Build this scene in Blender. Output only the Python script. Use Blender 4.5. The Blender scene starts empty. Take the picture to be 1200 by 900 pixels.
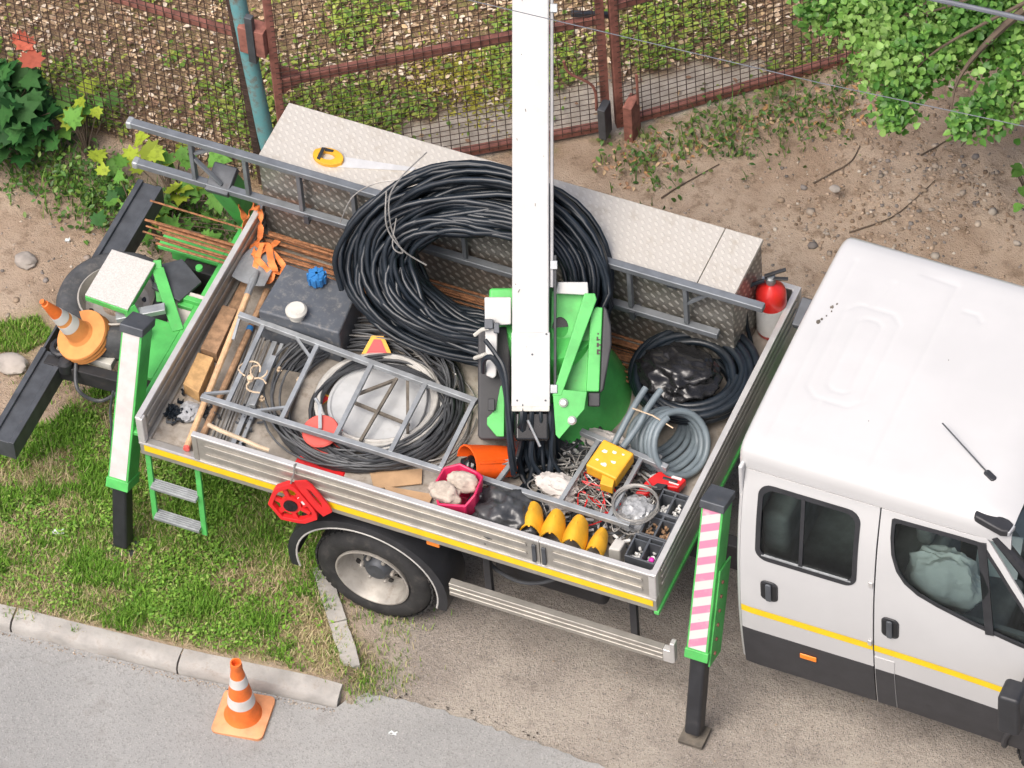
import bpy, math, random
import numpy as np
from mathutils import Vector, Matrix, noise
R = math.radians
random.seed(7); rng = np.random.default_rng(7)
scn = bpy.context.scene
col = scn.collection

# ------------------------------------------------------------------ camera
cam = bpy.data.cameras.new('camera'); cam_o = bpy.data.objects.new('camera', cam); col.objects.link(cam_o)
cam.sensor_width = 36; cam.lens = 225; cam.clip_start = .5; cam.clip_end = 600
_r = Vector((.919331, .389956, -.052580)); _u = Vector((-.274035, .730401, .625635)); _f = Vector((-.282375, .560757, -.778342))
cam_o.matrix_world = Matrix(((_r.x, _u.x, -_f.x, 12.24387), (_r.y, _u.y, -_f.y, -19.51301), (_r.z, _u.z, -_f.z, 29.79865), (0, 0, 0, 1)))
scn.camera = cam_o
# ------------------------------------------------------------------ sky, sun, exposure
SUN_EL, SUN_AZ = 61, 198            # azimuth: degrees clockwise from +Y
w = bpy.data.worlds.new('World'); scn.world = w; w.use_nodes = True
nt = w.node_tree; bg = nt.nodes['Background']
sky = nt.nodes.new('ShaderNodeTexSky'); sky.sky_type = 'NISHITA'; sky.sun_disc = False
sky.sun_elevation = R(SUN_EL); sky.sun_rotation = R(SUN_AZ); sky.air_density = .6; sky.dust_density = 6; sky.ozone_density = .6
nt.links.new(sky.outputs[0], bg.inputs[0]); bg.inputs[1].default_value = .11
sl = bpy.data.lights.new('sun', 'SUN'); sl.energy = 1.5; sl.angle = R(40); sl.color = (1, .972, .935)
so = bpy.data.objects.new('sun', sl); col.objects.link(so)
_d = Vector((math.sin(R(SUN_AZ)) * math.cos(R(SUN_EL)), math.cos(R(SUN_AZ)) * math.cos(R(SUN_EL)), math.sin(R(SUN_EL))))
so.rotation_euler = _d.to_track_quat('Z', 'Y').to_euler(); so.location = _d * 30
scn.view_settings.view_transform = 'Standard'; scn.view_settings.look = 'None'
scn.view_settings.exposure = .92; scn.view_settings.gamma = 1; scn.view_settings.use_curve_mapping = False

# ------------------------------------------------------------------ materials
def _new(name):
    m = bpy.data.materials.new(name); m.use_nodes = True
    n = m.node_tree.nodes; return m, n, m.node_tree.links, n['Principled BSDF']
def mix(n, l, a, b, fac):
    x = n.new('ShaderNodeMix'); x.data_type = 'RGBA'
    for s, v in ((0, fac), (6, a), (7, b)):
        if hasattr(v, 'is_linked') or hasattr(v, 'links'): l.new(v, x.inputs[s])
        else: x.inputs[s].default_value = v if s == 0 else (*v[:3], 1)
    return x.outputs[2]
def noi(n, l, co, scale, detail=4, rough=.6):
    t = n.new('ShaderNodeTexNoise'); t.inputs['Scale'].default_value = scale; t.inputs['Detail'].default_value = detail
    t.inputs['Roughness'].default_value = rough; l.new(co, t.inputs['Vector']); return t.outputs['Fac']
def ramp(n, l, v, lo, hi):
    t = n.new('ShaderNodeMapRange'); t.interpolation_type = 'SMOOTHSTEP'
    t.inputs[1].default_value = lo; t.inputs[2].default_value = hi; l.new(v, t.inputs[0]); return t.outputs[0]
def mth(n, l, op, a, b=None):
    t = n.new('ShaderNodeMath'); t.operation = op
    for i, v in enumerate((a, b)):
        if v is None: continue
        if isinstance(v, (int, float)): t.inputs[i].default_value = v
        else: l.new(v, t.inputs[i])
    return t.outputs[0]
def bump(n, l, b, h, strength=.3, dist=.01):
    t = n.new('ShaderNodeBump'); t.inputs['Strength'].default_value = strength; t.inputs['Distance'].default_value = dist
    l.new(h, t.inputs['Height']); l.new(t.outputs[0], b.inputs['Normal'])
def coords(n, l):
    g = n.new('ShaderNodeNewGeometry'); return g.outputs['Position']
MATS = {}
def pm(name, c, rough=.5, metal=0, var=.12, scale=9, dirt=0, dirtc=(.16, .12, .085), coat=0, bmp=0, bscale=60, dscale=14, chips=0, chipc=(.09, .05, .03)):
    m, n, l, b = _new(name); p = coords(n, l)
    k = noi(n, l, p, scale)
    c0 = tuple(x * (1 - var) for x in c); c1 = tuple(min(1, x * (1 + var)) for x in c)
    out = mix(n, l, c0, c1, ramp(n, l, k, .3, .7))
    if chips:
        cn_ = ramp(n, l, noi(n, l, p, 38, 7, .75), .70 - chips * .1, .73 - chips * .1); out = mix(n, l, out, chipc, mth(n, l, 'MULTIPLY', cn_, .8))
    if dirt:
        d = ramp(n, l, noi(n, l, p, dscale, 8, .72), .62 - dirt * .25, .82 - dirt * .15)
        d2 = mth(n, l, 'MULTIPLY', d, min(1, dirt * 1.3))
        out = mix(n, l, out, dirtc, d2)
        rr = n.new('ShaderNodeMapRange'); rr.inputs[3].default_value = rough; rr.inputs[4].default_value = min(1, rough + .3)
        l.new(d, rr.inputs[0]); l.new(rr.outputs[0], b.inputs['Roughness'])
    else: b.inputs['Roughness'].default_value = rough
    l.new(out, b.inputs['Base Color']); b.inputs['Metallic'].default_value = metal
    b.inputs['Coat Weight'].default_value = coat; b.inputs['Coat Roughness'].default_value = .08
    if bmp: bump(n, l, b, noi(n, l, p, bscale, 4), bmp, .004)
    MATS[name] = m; return m
pm('white_paint', (.49, .49, .485), .3, var=.03, scale=2, dirt=.12, dirtc=(.45, .42, .38), coat=.4, dscale=5)
pm('boom_white', (.465, .465, .45), .45, var=.06, dirt=.2, dirtc=(.40, .33, .25), dscale=26)
pm('black_plastic', (.022, .023, .026), .5, var=.2, dirt=.25, dirtc=(.10, .09, .08))
pm('cladding', (.035, .035, .038), .6, var=.12, dirt=.2, dirtc=(.09, .08, .075))
pm('seam', (.012, .012, .013), .8)
pm('rubber', (.024, .024, .024), .75, var=.25, dirt=.5, dirtc=(.10, .09, .08), bmp=.4, bscale=90)
pm('rim_steel', (.34, .32, .285), .5, .25, var=.15, dirt=.45, dirtc=(.17, .13, .10))
pm('alu', (.42, .40, .36), .38, .6, var=.10, dirt=.35, dirtc=(.24, .21, .17), dscale=11)
pm('alu_edge', (.56, .55, .53), .35, .4, var=.08, dirt=.15, dirtc=(.28, .25, .2))
pm('bed_deck', (.30, .27, .23), .8, var=.25, scale=6, dirt=.6, dirtc=(.15, .115, .08), bmp=.3)
pm('galv', (.34, .36, .37), .42, .45, var=.18, dirt=.3, dirtc=(.2, .18, .16))
pm('ladder_grey', (.17, .185, .20), .45, .35, var=.15, dirt=.2, dirtc=(.26, .25, .23))
pm('steel_dark', (.075, .082, .092), .5, .3, var=.2, dirt=.3, dirtc=(.13, .11, .09))
pm('chassis', (.018, .018, .02), .7, var=.25, dirt=.5, dirtc=(.05, .042, .035))
pm('green', (.08, .42, .095), .48, var=.16, scale=6, dirt=.32, dirtc=(.16, .17, .09), coat=.05, dscale=22, chips=.35, chipc=(.13, .10, .05))
pm('yellow_tape', (.80, .54, .008), .5, var=.06, dirt=.22, dirtc=(.35, .23, .05))
pm('yellow_plastic', (.66, .34, .02), .5, var=.12, dirt=.3, dirtc=(.35, .2, .05))
pm('orange_plastic', (.80, .10, .008), .42, var=.1, dirt=.2, dirtc=(.42, .14, .05))
pm('cone_orange', (.72, .155, .025), .6, var=.15, dirt=.3, dirtc=(.55, .25, .12))
pm('cone_faded', (.64, .28, .13), .7, var=.15, dirt=.45, dirtc=(.55, .33, .2))
pm('round_cone', (.60, .245, .07), .65, var=.12, dirt=.4, dirtc=(.48, .24, .09))
pm('cone_white', (.56, .55, .52), .6, var=.06, dirt=.3, dirtc=(.5, .38, .28))
pm('red_plastic', (.62, .018, .02), .4, var=.12, dirt=.15, dirtc=(.3, .05, .04))
pm('red_paint', (.60, .022, .018), .3, var=.08, coat=.4)
pm('red_faded', (.62, .10, .08), .6, var=.12, dirt=.2)
pm('pink_plastic', (.55, .02, .09), .42, var=.12, dirt=.2, dirtc=(.35, .1, .12))
pm('pipe_black', (.009, .014, .020), .38, var=.25, dirt=.2, dirtc=(.06, .06, .06))
pm('cable_grey', (.10, .105, .11), .5, var=.25, dirt=.2)
pm('cable_dark', (.045, .048, .052), .5, var=.25, dirt=.2)
pm('hose_grey', (.15, .185, .205), .45, var=.1, dirt=.15, dirtc=(.2, .2, .19))
pm('bag_black', (.012, .012, .013), .2, var=.2)
pm('bag_grey', (.045, .047, .05), .3, var=.4)
pm('bag_white', (.60, .64, .63), .4, var=.05)
pm('rag', (.48, .45, .42), .9, var=.15)
pm('disc_grey', (.42, .43, .43), .6, var=.08, dirt=.35, dirtc=(.33, .31, .28))
pm('pale_hose', (.44, .43, .40), .6, var=.12, dirt=.4, dirtc=(.25, .22, .2))
pm('wood_pale', (.56, .36, .20), .75, var=.2, scale=20, dirt=.3, dirtc=(.3, .18, .1))
pm('wood_brown', (.28, .17, .095), .8, var=.3, scale=22, dirt=.4, dirtc=(.15, .09, .05))
pm('wood_block', (.46, .28, .12), .8, var=.22, scale=18, dirt=.4, dirtc=(.24, .15, .08))
pm('cardboard', (.42, .27, .15), .85, var=.1, dirt=.2)
pm('rust', (.24, .105, .045), .8, var=.45, scale=30, dirt=.4, dirtc=(.09, .045, .028))
pm('fence_rust', (.25, .10, .075), .8, var=.35, scale=14, dirt=.4, dirtc=(.07, .032, .024), bmp=.3)
pm('mesh_rust', (.055, .032, .024), .85, var=.4, scale=12)
pm('post_blue', (.13, .34, .36), .7, var=.15, dirt=.75, dirtc=(.16, .085, .05), dscale=9, bmp=.3)
pm('strap', (.72, .21, .055), .7, var=.2, dirt=.3, dirtc=(.5, .25, .14))
pm('tank', (.075, .085, .10), .55, var=.12, scale=5, dirt=.55, dirtc=(.24, .23, .21), dscale=30)
pm('blue_plastic', (.03, .17, .42), .4, var=.1)
pm('cap_white', (.52, .51, .46), .6, var=.1, dirt=.4)
pm('concrete', (.34, .325, .30), .9, var=.18, scale=7, dirt=.55, dirtc=(.24, .21, .18), bmp=.7, bscale=70)
pm('stone', (.30, .27, .24), .9, var=.3, scale=6, bmp=.5)
pm('stone_filled', (.42, .36, .30), .9, var=.2, scale=30, bmp=.7)
pm('brown_plate', (.115, .10, .08), .85, var=.3, scale=12, dirt=.4, dirtc=(.2, .17, .13), bmp=.4)
pm('wire_steel', (.30, .29, .27), .5, .5, var=.2)
pm('rope', (.50, .39, .27), .9, var=.2)
pm('bin_dark', (.065, .072, .082), .5, var=.2, dirt=.2)
pm('bits', (.42, .42, .41), .45, .3, var=.4, scale=60)
pm('magenta', (.75, .03, .42), .5)
pm('saw_steel', (.62, .62, .61), .4, .3, var=.08)
pm('amber', (.80, .22, .02), .35, var=.08)
pm('lens_clear', (.35, .36, .37), .2, var=.1)
pm('interior', (.22, .235, .23), .8, var=.15)
pm('seat_cloth', (.20, .215, .21), .9, var=.2)
pm('paper', (.55, .62, .60), .7, var=.05)
pm('lettering', (.045, .025, .025), .6)
pm('label_white', (.62, .62, .60), .6, var=.08, dirt=.2)
pm('asphalt_crumb', (.3, .29, .28), .9)
pm('bark', (.10, .075, .055), .9, var=.35, scale=20, bmp=.6)
pm('twig', (.09, .065, .045), .9, var=.3)
pm('overhead_wire', (.11, .12, .14), .5)
pm('boom_pipe', (.36, .36, .36), .4, .4, var=.1)

def tread(name, c, cdirt, dirt, rough=.5, metal=.3, period=.06, low=None, bst=.6):
    """Raised lozenge tread plate: two crossed sets of short lozenges as relief."""
    m, n, l, b = _new(name)
    sep = n.new('ShaderNodeSeparateXYZ'); l.new(coords(n, l), sep.inputs[0])
    ge = n.new('ShaderNodeNewGeometry'); sn = n.new('ShaderNodeSeparateXYZ'); l.new(ge.outputs['True Normal'], sn.inputs[0])
    fx_ = ramp(n, l, mth(n, l, 'ABSOLUTE', sn.outputs[0]), .5, .6); fz_ = ramp(n, l, mth(n, l, 'ABSOLUTE', sn.outputs[2]), .5, .6)
    def lerp(p_, q_, t_): return mth(n, l, 'ADD', p_, mth(n, l, 'MULTIPLY', t_, mth(n, l, 'SUBTRACT', q_, p_)))
    uu = lerp(sep.outputs[0], sep.outputs[1], fx_); vv = lerp(sep.outputs[2], sep.outputs[1], fz_)
    a = mth(n, l, 'ADD', uu, vv); bb = mth(n, l, 'SUBTRACT', uu, vv)
    k = 2 * math.pi / period
    s1 = mth(n, l, 'SINE', mth(n, l, 'MULTIPLY', a, k)); s2 = mth(n, l, 'SINE', mth(n, l, 'MULTIPLY', bb, k * .5))
    h = ramp(n, l, mth(n, l, 'MULTIPLY', s1, s2), .25, .6)
    d = ramp(n, l, noi(n, l, coords(n, l), 7, 8, .7), .6 - dirt * .3, .85 - dirt * .2)
    inv = mth(n, l, 'SUBTRACT', 1.0, mth(n, l, 'MULTIPLY', h, .6))
    o = mix(n, l, mix(n, l, low or c, c, h), cdirt, mth(n, l, 'MULTIPLY', d, inv)); l.new(o, b.inputs['Base Color'])
    b.inputs['Roughness'].default_value = rough; b.inputs['Metallic'].default_value = metal
    bump(n, l, b, h, bst, .004); MATS[name] = m
tread('tread', (.62, .585, .52), (.46, .41, .335), .35, .45, .35, .062, (.57, .535, .475), .35)
tread('tread_shaded', (.50, .48, .43), (.20, .18, .15), .4, .4, .6, .075, (.235, .225, .20), .9)  # same plate as the lid, with the sides' shade put into a darker colour

def striped(name):
    """White board with faded pink diagonal bands (printed reflective tape)."""
    m, n, l, b = _new(name); p = coords(n, l); sep = n.new('ShaderNodeSeparateXYZ'); l.new(p, sep.inputs[0])
    v = mth(n, l, 'ADD', mth(n, l, 'MULTIPLY', sep.outputs[2], 9.2), mth(n, l, 'MULTIPLY', sep.outputs[0], -4.5))
    fr = mth(n, l, 'FRACT', v); band = ramp(n, l, fr, .50, .53)
    edge = ramp(n, l, fr, 1.0, .97)
    band = mth(n, l, 'MULTIPLY', band, edge)
    wear = mth(n, l, 'MULTIPLY', band, ramp(n, l, noi(n, l, p, 9, 5), .12, .5))
    o = mix(n, l, (.56, .55, .52), (.58, .20, .31), wear)
    sp = ramp(n, l, noi(n, l, p, 60, 6), .62, .75); o = mix(n, l, o, (.45, .34, .26), mth(n, l, 'MULTIPLY', sp, .5))
    l.new(o, b.inputs['Base Color']); b.inputs['Roughness'].default_value = .5; MATS[name] = m; return m, n, l, b
striped('stripe_board')
pm('film', (.30, .31, .32), .25, var=.3, scale=40)
pm('step_speckle', (.55, .535, .50), .6, .2, var=.14, scale=120, dirt=.25, dirtc=(.36, .32, .27), dscale=60)
pm('spare_rubber', (.055, .058, .062), .85, var=.25, dirt=.55, dirtc=(.15, .14, .13), bmp=.4)
pm('stripe_faded', (.53, .49, .47), .6, var=.08, scale=14, dirt=.3, dirtc=(.6, .38, .42), dscale=12)

def glassm(name, tint, refl=.10):
    m = bpy.data.materials.new(name); m.use_nodes = True; n = m.node_tree.nodes; l = m.node_tree.links; n.clear()
    o = n.new('ShaderNodeOutputMaterial'); t = n.new('ShaderNodeBsdfTransparent'); t.inputs[0].default_value = (*tint, 1)
    g = n.new('ShaderNodeBsdfGlossy'); g.inputs['Roughness'].default_value = .02; f = n.new('ShaderNodeFresnel'); f.inputs[0].default_value = 1.45
    x = n.new('ShaderNodeMixShader'); l.new(f.outputs[0], x.inputs[0]); l.new(t.outputs[0], x.inputs[1]); l.new(g.outputs[0], x.inputs[2]); l.new(x.outputs[0], o.inputs[0])
    MATS[name] = m
glassm('window_glass', (.74, .83, .80)); glassm('clear_film', (.8, .8, .8))

# ------------------------------------------------------------------ objects
WM = {}
def tag(o, label=None, cat=None, group=None, kind=None):
    if label: o['label'] = label
    if cat: o['category'] = cat
    if group: o['group'] = group
    if kind: o['kind'] = kind
    return o
def thing(name, label, cat, loc=(0, 0, 0), rz=0, group=None):
    o = bpy.data.objects.new(name, None); col.objects.link(o); o.location = loc; o.rotation_euler = (0, 0, rz); o.empty_display_size = .1
    WM[o.name] = Matrix.Translation(loc) @ Matrix.Rotation(rz, 4, 'Z'); return tag(o, label, cat, group)
def frame(ex, ey, ez, o):
    return Matrix(((ex[0], ey[0], ez[0], o[0]), (ex[1], ey[1], ez[1], o[1]), (ex[2], ey[2], ez[2], o[2]), (0, 0, 0, 1)))
def look(z, o=(0, 0, 0), xh=(1, 0, 0)):
    """Frame whose Z axis is z, its X axis near xh."""
    z = Vector(z).normalized(); x = Vector(xh); x = (x - z * x.dot(z))
    if x.length < 1e-4: x = Vector((0, 1, 0)) - z * z.y
    x.normalize(); return frame(x, z.cross(x), z, o)
class MB:
    def __init__(s): s.v = []; s.f = []
    def add(s, v, f, M=None):
        k = len(s.v)
        s.v += [tuple(M @ Vector(p)) for p in v] if M is not None else [tuple(p) for p in v]
        s.f += [tuple(i + k for i in q) for q in f]; return s
    def box(s, x0, x1, y0, y1, z0, z1, M=None):
        v = [(x, y, z) for z in (z0, z1) for y in (y0, y1) for x in (x0, x1)]
        return s.add(v, [(0, 2, 3, 1), (4, 5, 7, 6), (0, 1, 5, 4), (2, 6, 7, 3), (0, 4, 6, 2), (1, 3, 7, 5)], M)
    def bar(s, p, q, w, h, up=(0, 0, 1)):
        p, q = Vector(p), Vector(q); d = (q - p); L = d.length; d /= L; u = Vector(up); sd = d.cross(u)
        if sd.length < 1e-4: sd = d.cross(Vector((1, 0, 0)))
        sd.normalize(); u = sd.cross(d)
        return s.box(-w / 2, w / 2, 0, L, -h / 2, h / 2, frame(sd, d, u, p))
    def tube(s, pts, r, n=8, closed=False):
        pts = [Vector(p) for p in pts]; m = len(pts); rr = r if isinstance(r, (list, tuple)) else [r] * m
        T = []
        for i in range(m):
            a = pts[(i - 1) % m] if closed or i else pts[0]; b = pts[(i + 1) % m] if closed or i < m - 1 else pts[-1]
            d = b - a; T.append(d.normalized() if d.length > 1e-9 else Vector((0, 0, 1)))
        u = T[0].orthogonal().normalized(); v = []
        cs = [(math.cos(2 * math.pi * k / n), math.sin(2 * math.pi * k / n)) for k in range(n)]
        for i in range(m):
            u = (u - T[i] * u.dot(T[i])); u = u.normalized() if u.length > 1e-6 else T[i].orthogonal().normalized()
            w_ = T[i].cross(u)
            v += [pts[i] + (u * c + w_ * sn) * rr[i] for c, sn in cs]
        f = []
        for i in range(m if closed else m - 1):
            a, b = i * n, ((i + 1) % m) * n
            for k in range(n): f.append((a + k, a + (k + 1) % n, b + (k + 1) % n, b + k))
        if not closed: f.append(tuple(range(n - 1, -1, -1))); f.append(tuple(range((m - 1) * n, m * n)))
        return s.add(v, f)
    def lathe(s, prof, M=None, n=28, loop=False, cap=True):
        v = []; f = []; m = len(prof)
        for r, z in prof: v += [(r * math.cos(2 * math.pi * k / n), r * math.sin(2 * math.pi * k / n), z) for k in range(n)]
        for i in range(m if loop else m - 1):
            a, b = i * n, ((i + 1) % m) * n
            for k in range(n): f.append((a + k, a + (k + 1) % n, b + (k + 1) % n, b + k))
        if not loop and cap:
            if prof[0][0] > 1e-5: f.append(tuple(range(n - 1, -1, -1)))
            if prof[-1][0] > 1e-5: f.append(tuple(range((m - 1) * n, m * n)))
        return s.add(v, f, M)
    def prism(s, poly, z0, z1, M=None):
        a = sum(poly[i][0] * poly[(i + 1) % len(poly)][1] - poly[(i + 1) % len(poly)][0] * poly[i][1] for i in range(len(poly)))
        if a < 0: poly = poly[::-1]
        n = len(poly); v = [(x, y, z0) for x, y in poly] + [(x, y, z1) for x, y in poly]
        f = [tuple(range(n - 1, -1, -1)), tuple(range(n, 2 * n))] + [(i, (i + 1) % n, n + (i + 1) % n, n + i) for i in range(n)]
        return s.add(v, f, M)
    def ring(s, outer, inner, z0, z1, M=None):
        """plate with a hole: outer and inner loops have the same count"""
        n = len(outer); v = [(x, y, z) for z in (z0, z1) for lp in (outer, inner) for x, y in lp]; f = []
        for i in range(n):
            j = (i + 1) % n
            f += [(n + i, n + j, j, i), (2 * n + i, 2 * n + j, 3 * n + j, 3 * n + i), (i, j, 2 * n + j, 2 * n + i), (n + j, n + i, 3 * n + i, 3 * n + j)]
        return s.add(v, f, M)
    def build(s, name, mat, parent=None, smooth=35, bevel=0, seg=2):
        me = bpy.data.meshes.new(name); me.from_pydata(s.v, [], s.f); me.validate()
        o = bpy.data.objects.new(name, me); col.objects.link(o)
        if mat: me.materials.append(MATS[mat] if isinstance(mat, str) else mat)
        if parent is not None:
            o.parent = parent; P = WM[parent.name]; me.transform(P.inverted()); WM[o.name] = P
        else: WM[o.name] = Matrix.Identity(4)
        if smooth:
            me.polygons.foreach_set('use_smooth', [True] * len(me.polygons)); me.set_sharp_from_angle(angle=R(smooth))
        if bevel:
            b = o.modifiers.new('bevel', 'BEVEL'); b.width = bevel; b.segments = seg; b.limit_method = 'ANGLE'; b.angle_limit = R(40); b.harden_normals = True
        me.update(); return o
def solo(mb, name, mat, label, cat, group=None, **k): return tag(mb.build(name, mat, None, **k), label, cat, group)
def blob(c, s, seed=0, freq=3, amp=.25, sub=4, M=None, flat=None, ridge=False):
    import bmesh
    bm = bmesh.new(); bmesh.ops.create_icosphere(bm, subdivisions=sub, radius=1); mb = MB(); v = []
    for x in bm.verts:
        p = x.co.copy(); q = p * freq + Vector((seed * 7.3, seed * 3.1, seed))
        if ridge: k = sum((1 - 2 * abs(noise.noise(q * 2 ** i))) * .5 ** i for i in range(3)) * .6
        else: k = noise.fractal(q, 1, 2, 4)
        p *= 1 + amp * k; p = Vector((p.x * s[0], p.y * s[1], p.z * s[2]))
        if flat is not None and p.z < flat: p.z = flat + (p.z - flat) * .1
        v.append(tuple(p + Vector(c)) if M is None else tuple(M @ p + Vector(c)))
    mb.add(v, [tuple(q.index for q in f.verts) for f in bm.faces]); bm.free(); return mb
def arc(c, r, a0, a1, n, ax=(1, 0, 0), ay=(0, 0, 1)):
    ax, ay, c = Vector(ax), Vector(ay), Vector(c); return [c + ax * r * math.cos(R(a0 + (a1 - a0) * i / n)) + ay * r * math.sin(R(a0 + (a1 - a0) * i / n)) for i in range(n + 1)]
def spline(pts, n=8):
    P = [Vector(p) for p in pts]; out = []
    for i in range(len(P) - 1):
        a, b, c, d = P[max(i - 1, 0)], P[i], P[i + 1], P[min(i + 2, len(P) - 1)]
        for k in range(n):
            t = k / n; out.append(.5 * ((2 * b) + (c - a) * t + (2 * a - 5 * b + 4 * c - d) * t * t + (3 * b - a - 3 * c + d) * t ** 3))
    out.append(P[-1]); return out
def rrect(x0, x1, y0, y1, r, n=6):
    p = []
    for cx, cy, a in ((x1 - r, y0 + r, -90), (x1 - r, y1 - r, 0), (x0 + r, y1 - r, 90), (x0 + r, y0 + r, 180)):
        p += [(cx + r * math.cos(R(a + 90 * i / n)), cy + r * math.sin(R(a + 90 * i / n))) for i in range(n + 1)]
    return p
# ================================================================== SETTING
def pip(poly, X, Y):
    c = np.zeros(X.shape, bool); n = len(poly)
    for i in range(n):
        x0, y0 = poly[i]; x1, y1 = poly[(i + 1) % n]
        if y0 == y1: continue
        c ^= ((y0 > Y) != (y1 > Y)) & (X < (x1 - x0) * (Y - y0) / (y1 - y0) + x0)
    return c
def sdist(poly, X, Y):
    d = np.full(X.shape, 1e9); n = len(poly)
    for i in range(n):
        ax, ay = poly[i]; bx, by = poly[(i + 1) % n]; dx, dy = bx - ax, by - ay
        t = np.clip(((X - ax) * dx + (Y - ay) * dy) / (dx * dx + dy * dy + 1e-12), 0, 1)
        d = np.minimum(d, np.hypot(X - ax - t * dx, Y - ay - t * dy))
    return np.where(pip(poly, X, Y), d, -d)
_g = rng.random((256, 256))
def vn(X, Y):
    xi = np.floor(X).astype(int); yi = np.floor(Y).astype(int); fx = X - xi; fy = Y - yi; fx = fx * fx * (3 - 2 * fx); fy = fy * fy * (3 - 2 * fy)
    g = lambda a, b: _g[a % 256, b % 256]
    return (g(xi, yi) * (1 - fx) + g(xi + 1, yi) * fx) * (1 - fy) + (g(xi, yi + 1) * (1 - fx) + g(xi + 1, yi + 1) * fx) * fy
def fbm(X, Y, s, o=4): return sum(vn(X * s * 2 ** i + 17 * i, Y * s * 2 ** i + 5 * i) * .5 ** i for i in range(o)) / sum(.5 ** i for i in range(o))
GRASS = [(-6, .1), (-1.54, .35), (-1.03, .7), (-.91, 1.04), (-.78, 1.12), (-.22, 1.13), (.86, .98), (1.0, .42), (.97, .14), (1.44, -.21), (1.49, -.38), (1.39, -.47), (.36, -.57), (-1.0, -.72), (-6, -1.2)]
GRASS2 = [(-1.8, 1.2), (-1.47, 1.42), (-1.3, 1.32), (-1.41, 1.14), (-1.7, 1.05)]
GATE = [(-8, 2.85), (-.45, 2.85), (.55, 3.51), (1.26, 4.0), (2.53, 5.08), (3.26, 5.80), (9, 11.5)]
LITTER = GATE + [(9, 60), (-60, 60), (-60, 2.85)]
SLAB = [(-.3, 3.25), (.22, 3.86), (1.44, 4.62), (1.92, 4.86), (1.91, 4.63), (1.24, 4.06), (.54, 3.56), (-.2, 3.06)]
DRIVE = [(1.35, -.7), (1.45, -.2), (1.25, .15), (1.0, .5), (1.1, 1.2), (1.6, 2.3), (2.6, 2.9), (3.6, 3.3), (5.2, 3.9), (9, 4.5), (60, 5), (60, -9), (3, -.9)]
WEEDS = [(1.19, 3.73), (1.43, 4.08), (1.85, 4.3), (2.15, 4.65), (2.54, 4.98), (2.8, 4.9), (2.65, 4.46), (2.12, 4.38), (1.82, 4.0), (1.53, 3.6)]
def hgt(X, Y):
    kf = -.66 + .1 * X                                  # back of the kerb
    up = np.clip((.12 - Y) / .55, 0, 1) * np.clip((1.62 - X) / .25, 0, 1) * .085
    road = np.where(X < 1.46, Y < kf - .03, Y < -.56 - np.maximum(0, X - 3) * .14)
    h = up + (fbm(X, Y, 1.1) - .5) * .05 * np.clip((Y - 2.4) / 1.0, 0, 1) + (fbm(X, Y, 6, 3) - .5) * .02
    h += np.clip((X - 2.0) / 1.5, 0, 1) * np.clip((Y - 3.3) / 1.2, 0, 1) * (.10 * fbm(X, Y, 2.4) + .05 * (fbm(X, Y, 9, 3) - .4))
    h -= .006 * pip(DRIVE, X, Y); h = np.where((X > 1.4) & (Y < .3), h * .5 - .004, h)
    return np.where(road, np.minimum(h, 0) - .05, h)
fx = np.concatenate([[-250, -80, -30, -12, -6], np.arange(-3.4, 6.0, .035), [8, 12, 30, 80, 250]])
fy = np.concatenate([[-250, -80, -30, -10, -4], np.arange(-2.2, 7.0, .035), [9, 14, 30, 80, 250]])
X, Y = np.meshgrid(fx, fy); H = hgt(X, Y); nx, ny = len(fx), len(fy)
me = bpy.data.meshes.new('ground'); idx = np.arange(nx * ny).reshape(ny, nx)
F = np.stack([idx[:-1, :-1], idx[:-1, 1:], idx[1:, 1:], idx[1:, :-1]], -1).reshape(-1, 4)
me.from_pydata(np.stack([X, Y, H], -1).reshape(-1, 3).tolist(), [], F.tolist())
jit = (fbm(X, Y, 7, 3) - .5) * .22
def zone(poly, soft): return np.clip(.5 + (sdist(poly, X, Y) + jit) / soft, 0, 1)
zg = np.maximum(zone(GRASS, .15), zone(GRASS2, .2)); zd = zone(DRIVE, .5); zl = zone(LITTER, .08)
a = me.color_attributes.new('zone', 'FLOAT_COLOR', 'POINT')
a.data.foreach_set('color', np.stack([zg, zd, zl, np.maximum(zone(SLAB, .12), 0)], -1).astype(np.float32).ravel())
me.polygons.foreach_set('use_smooth', [True] * len(me.polygons))
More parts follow.
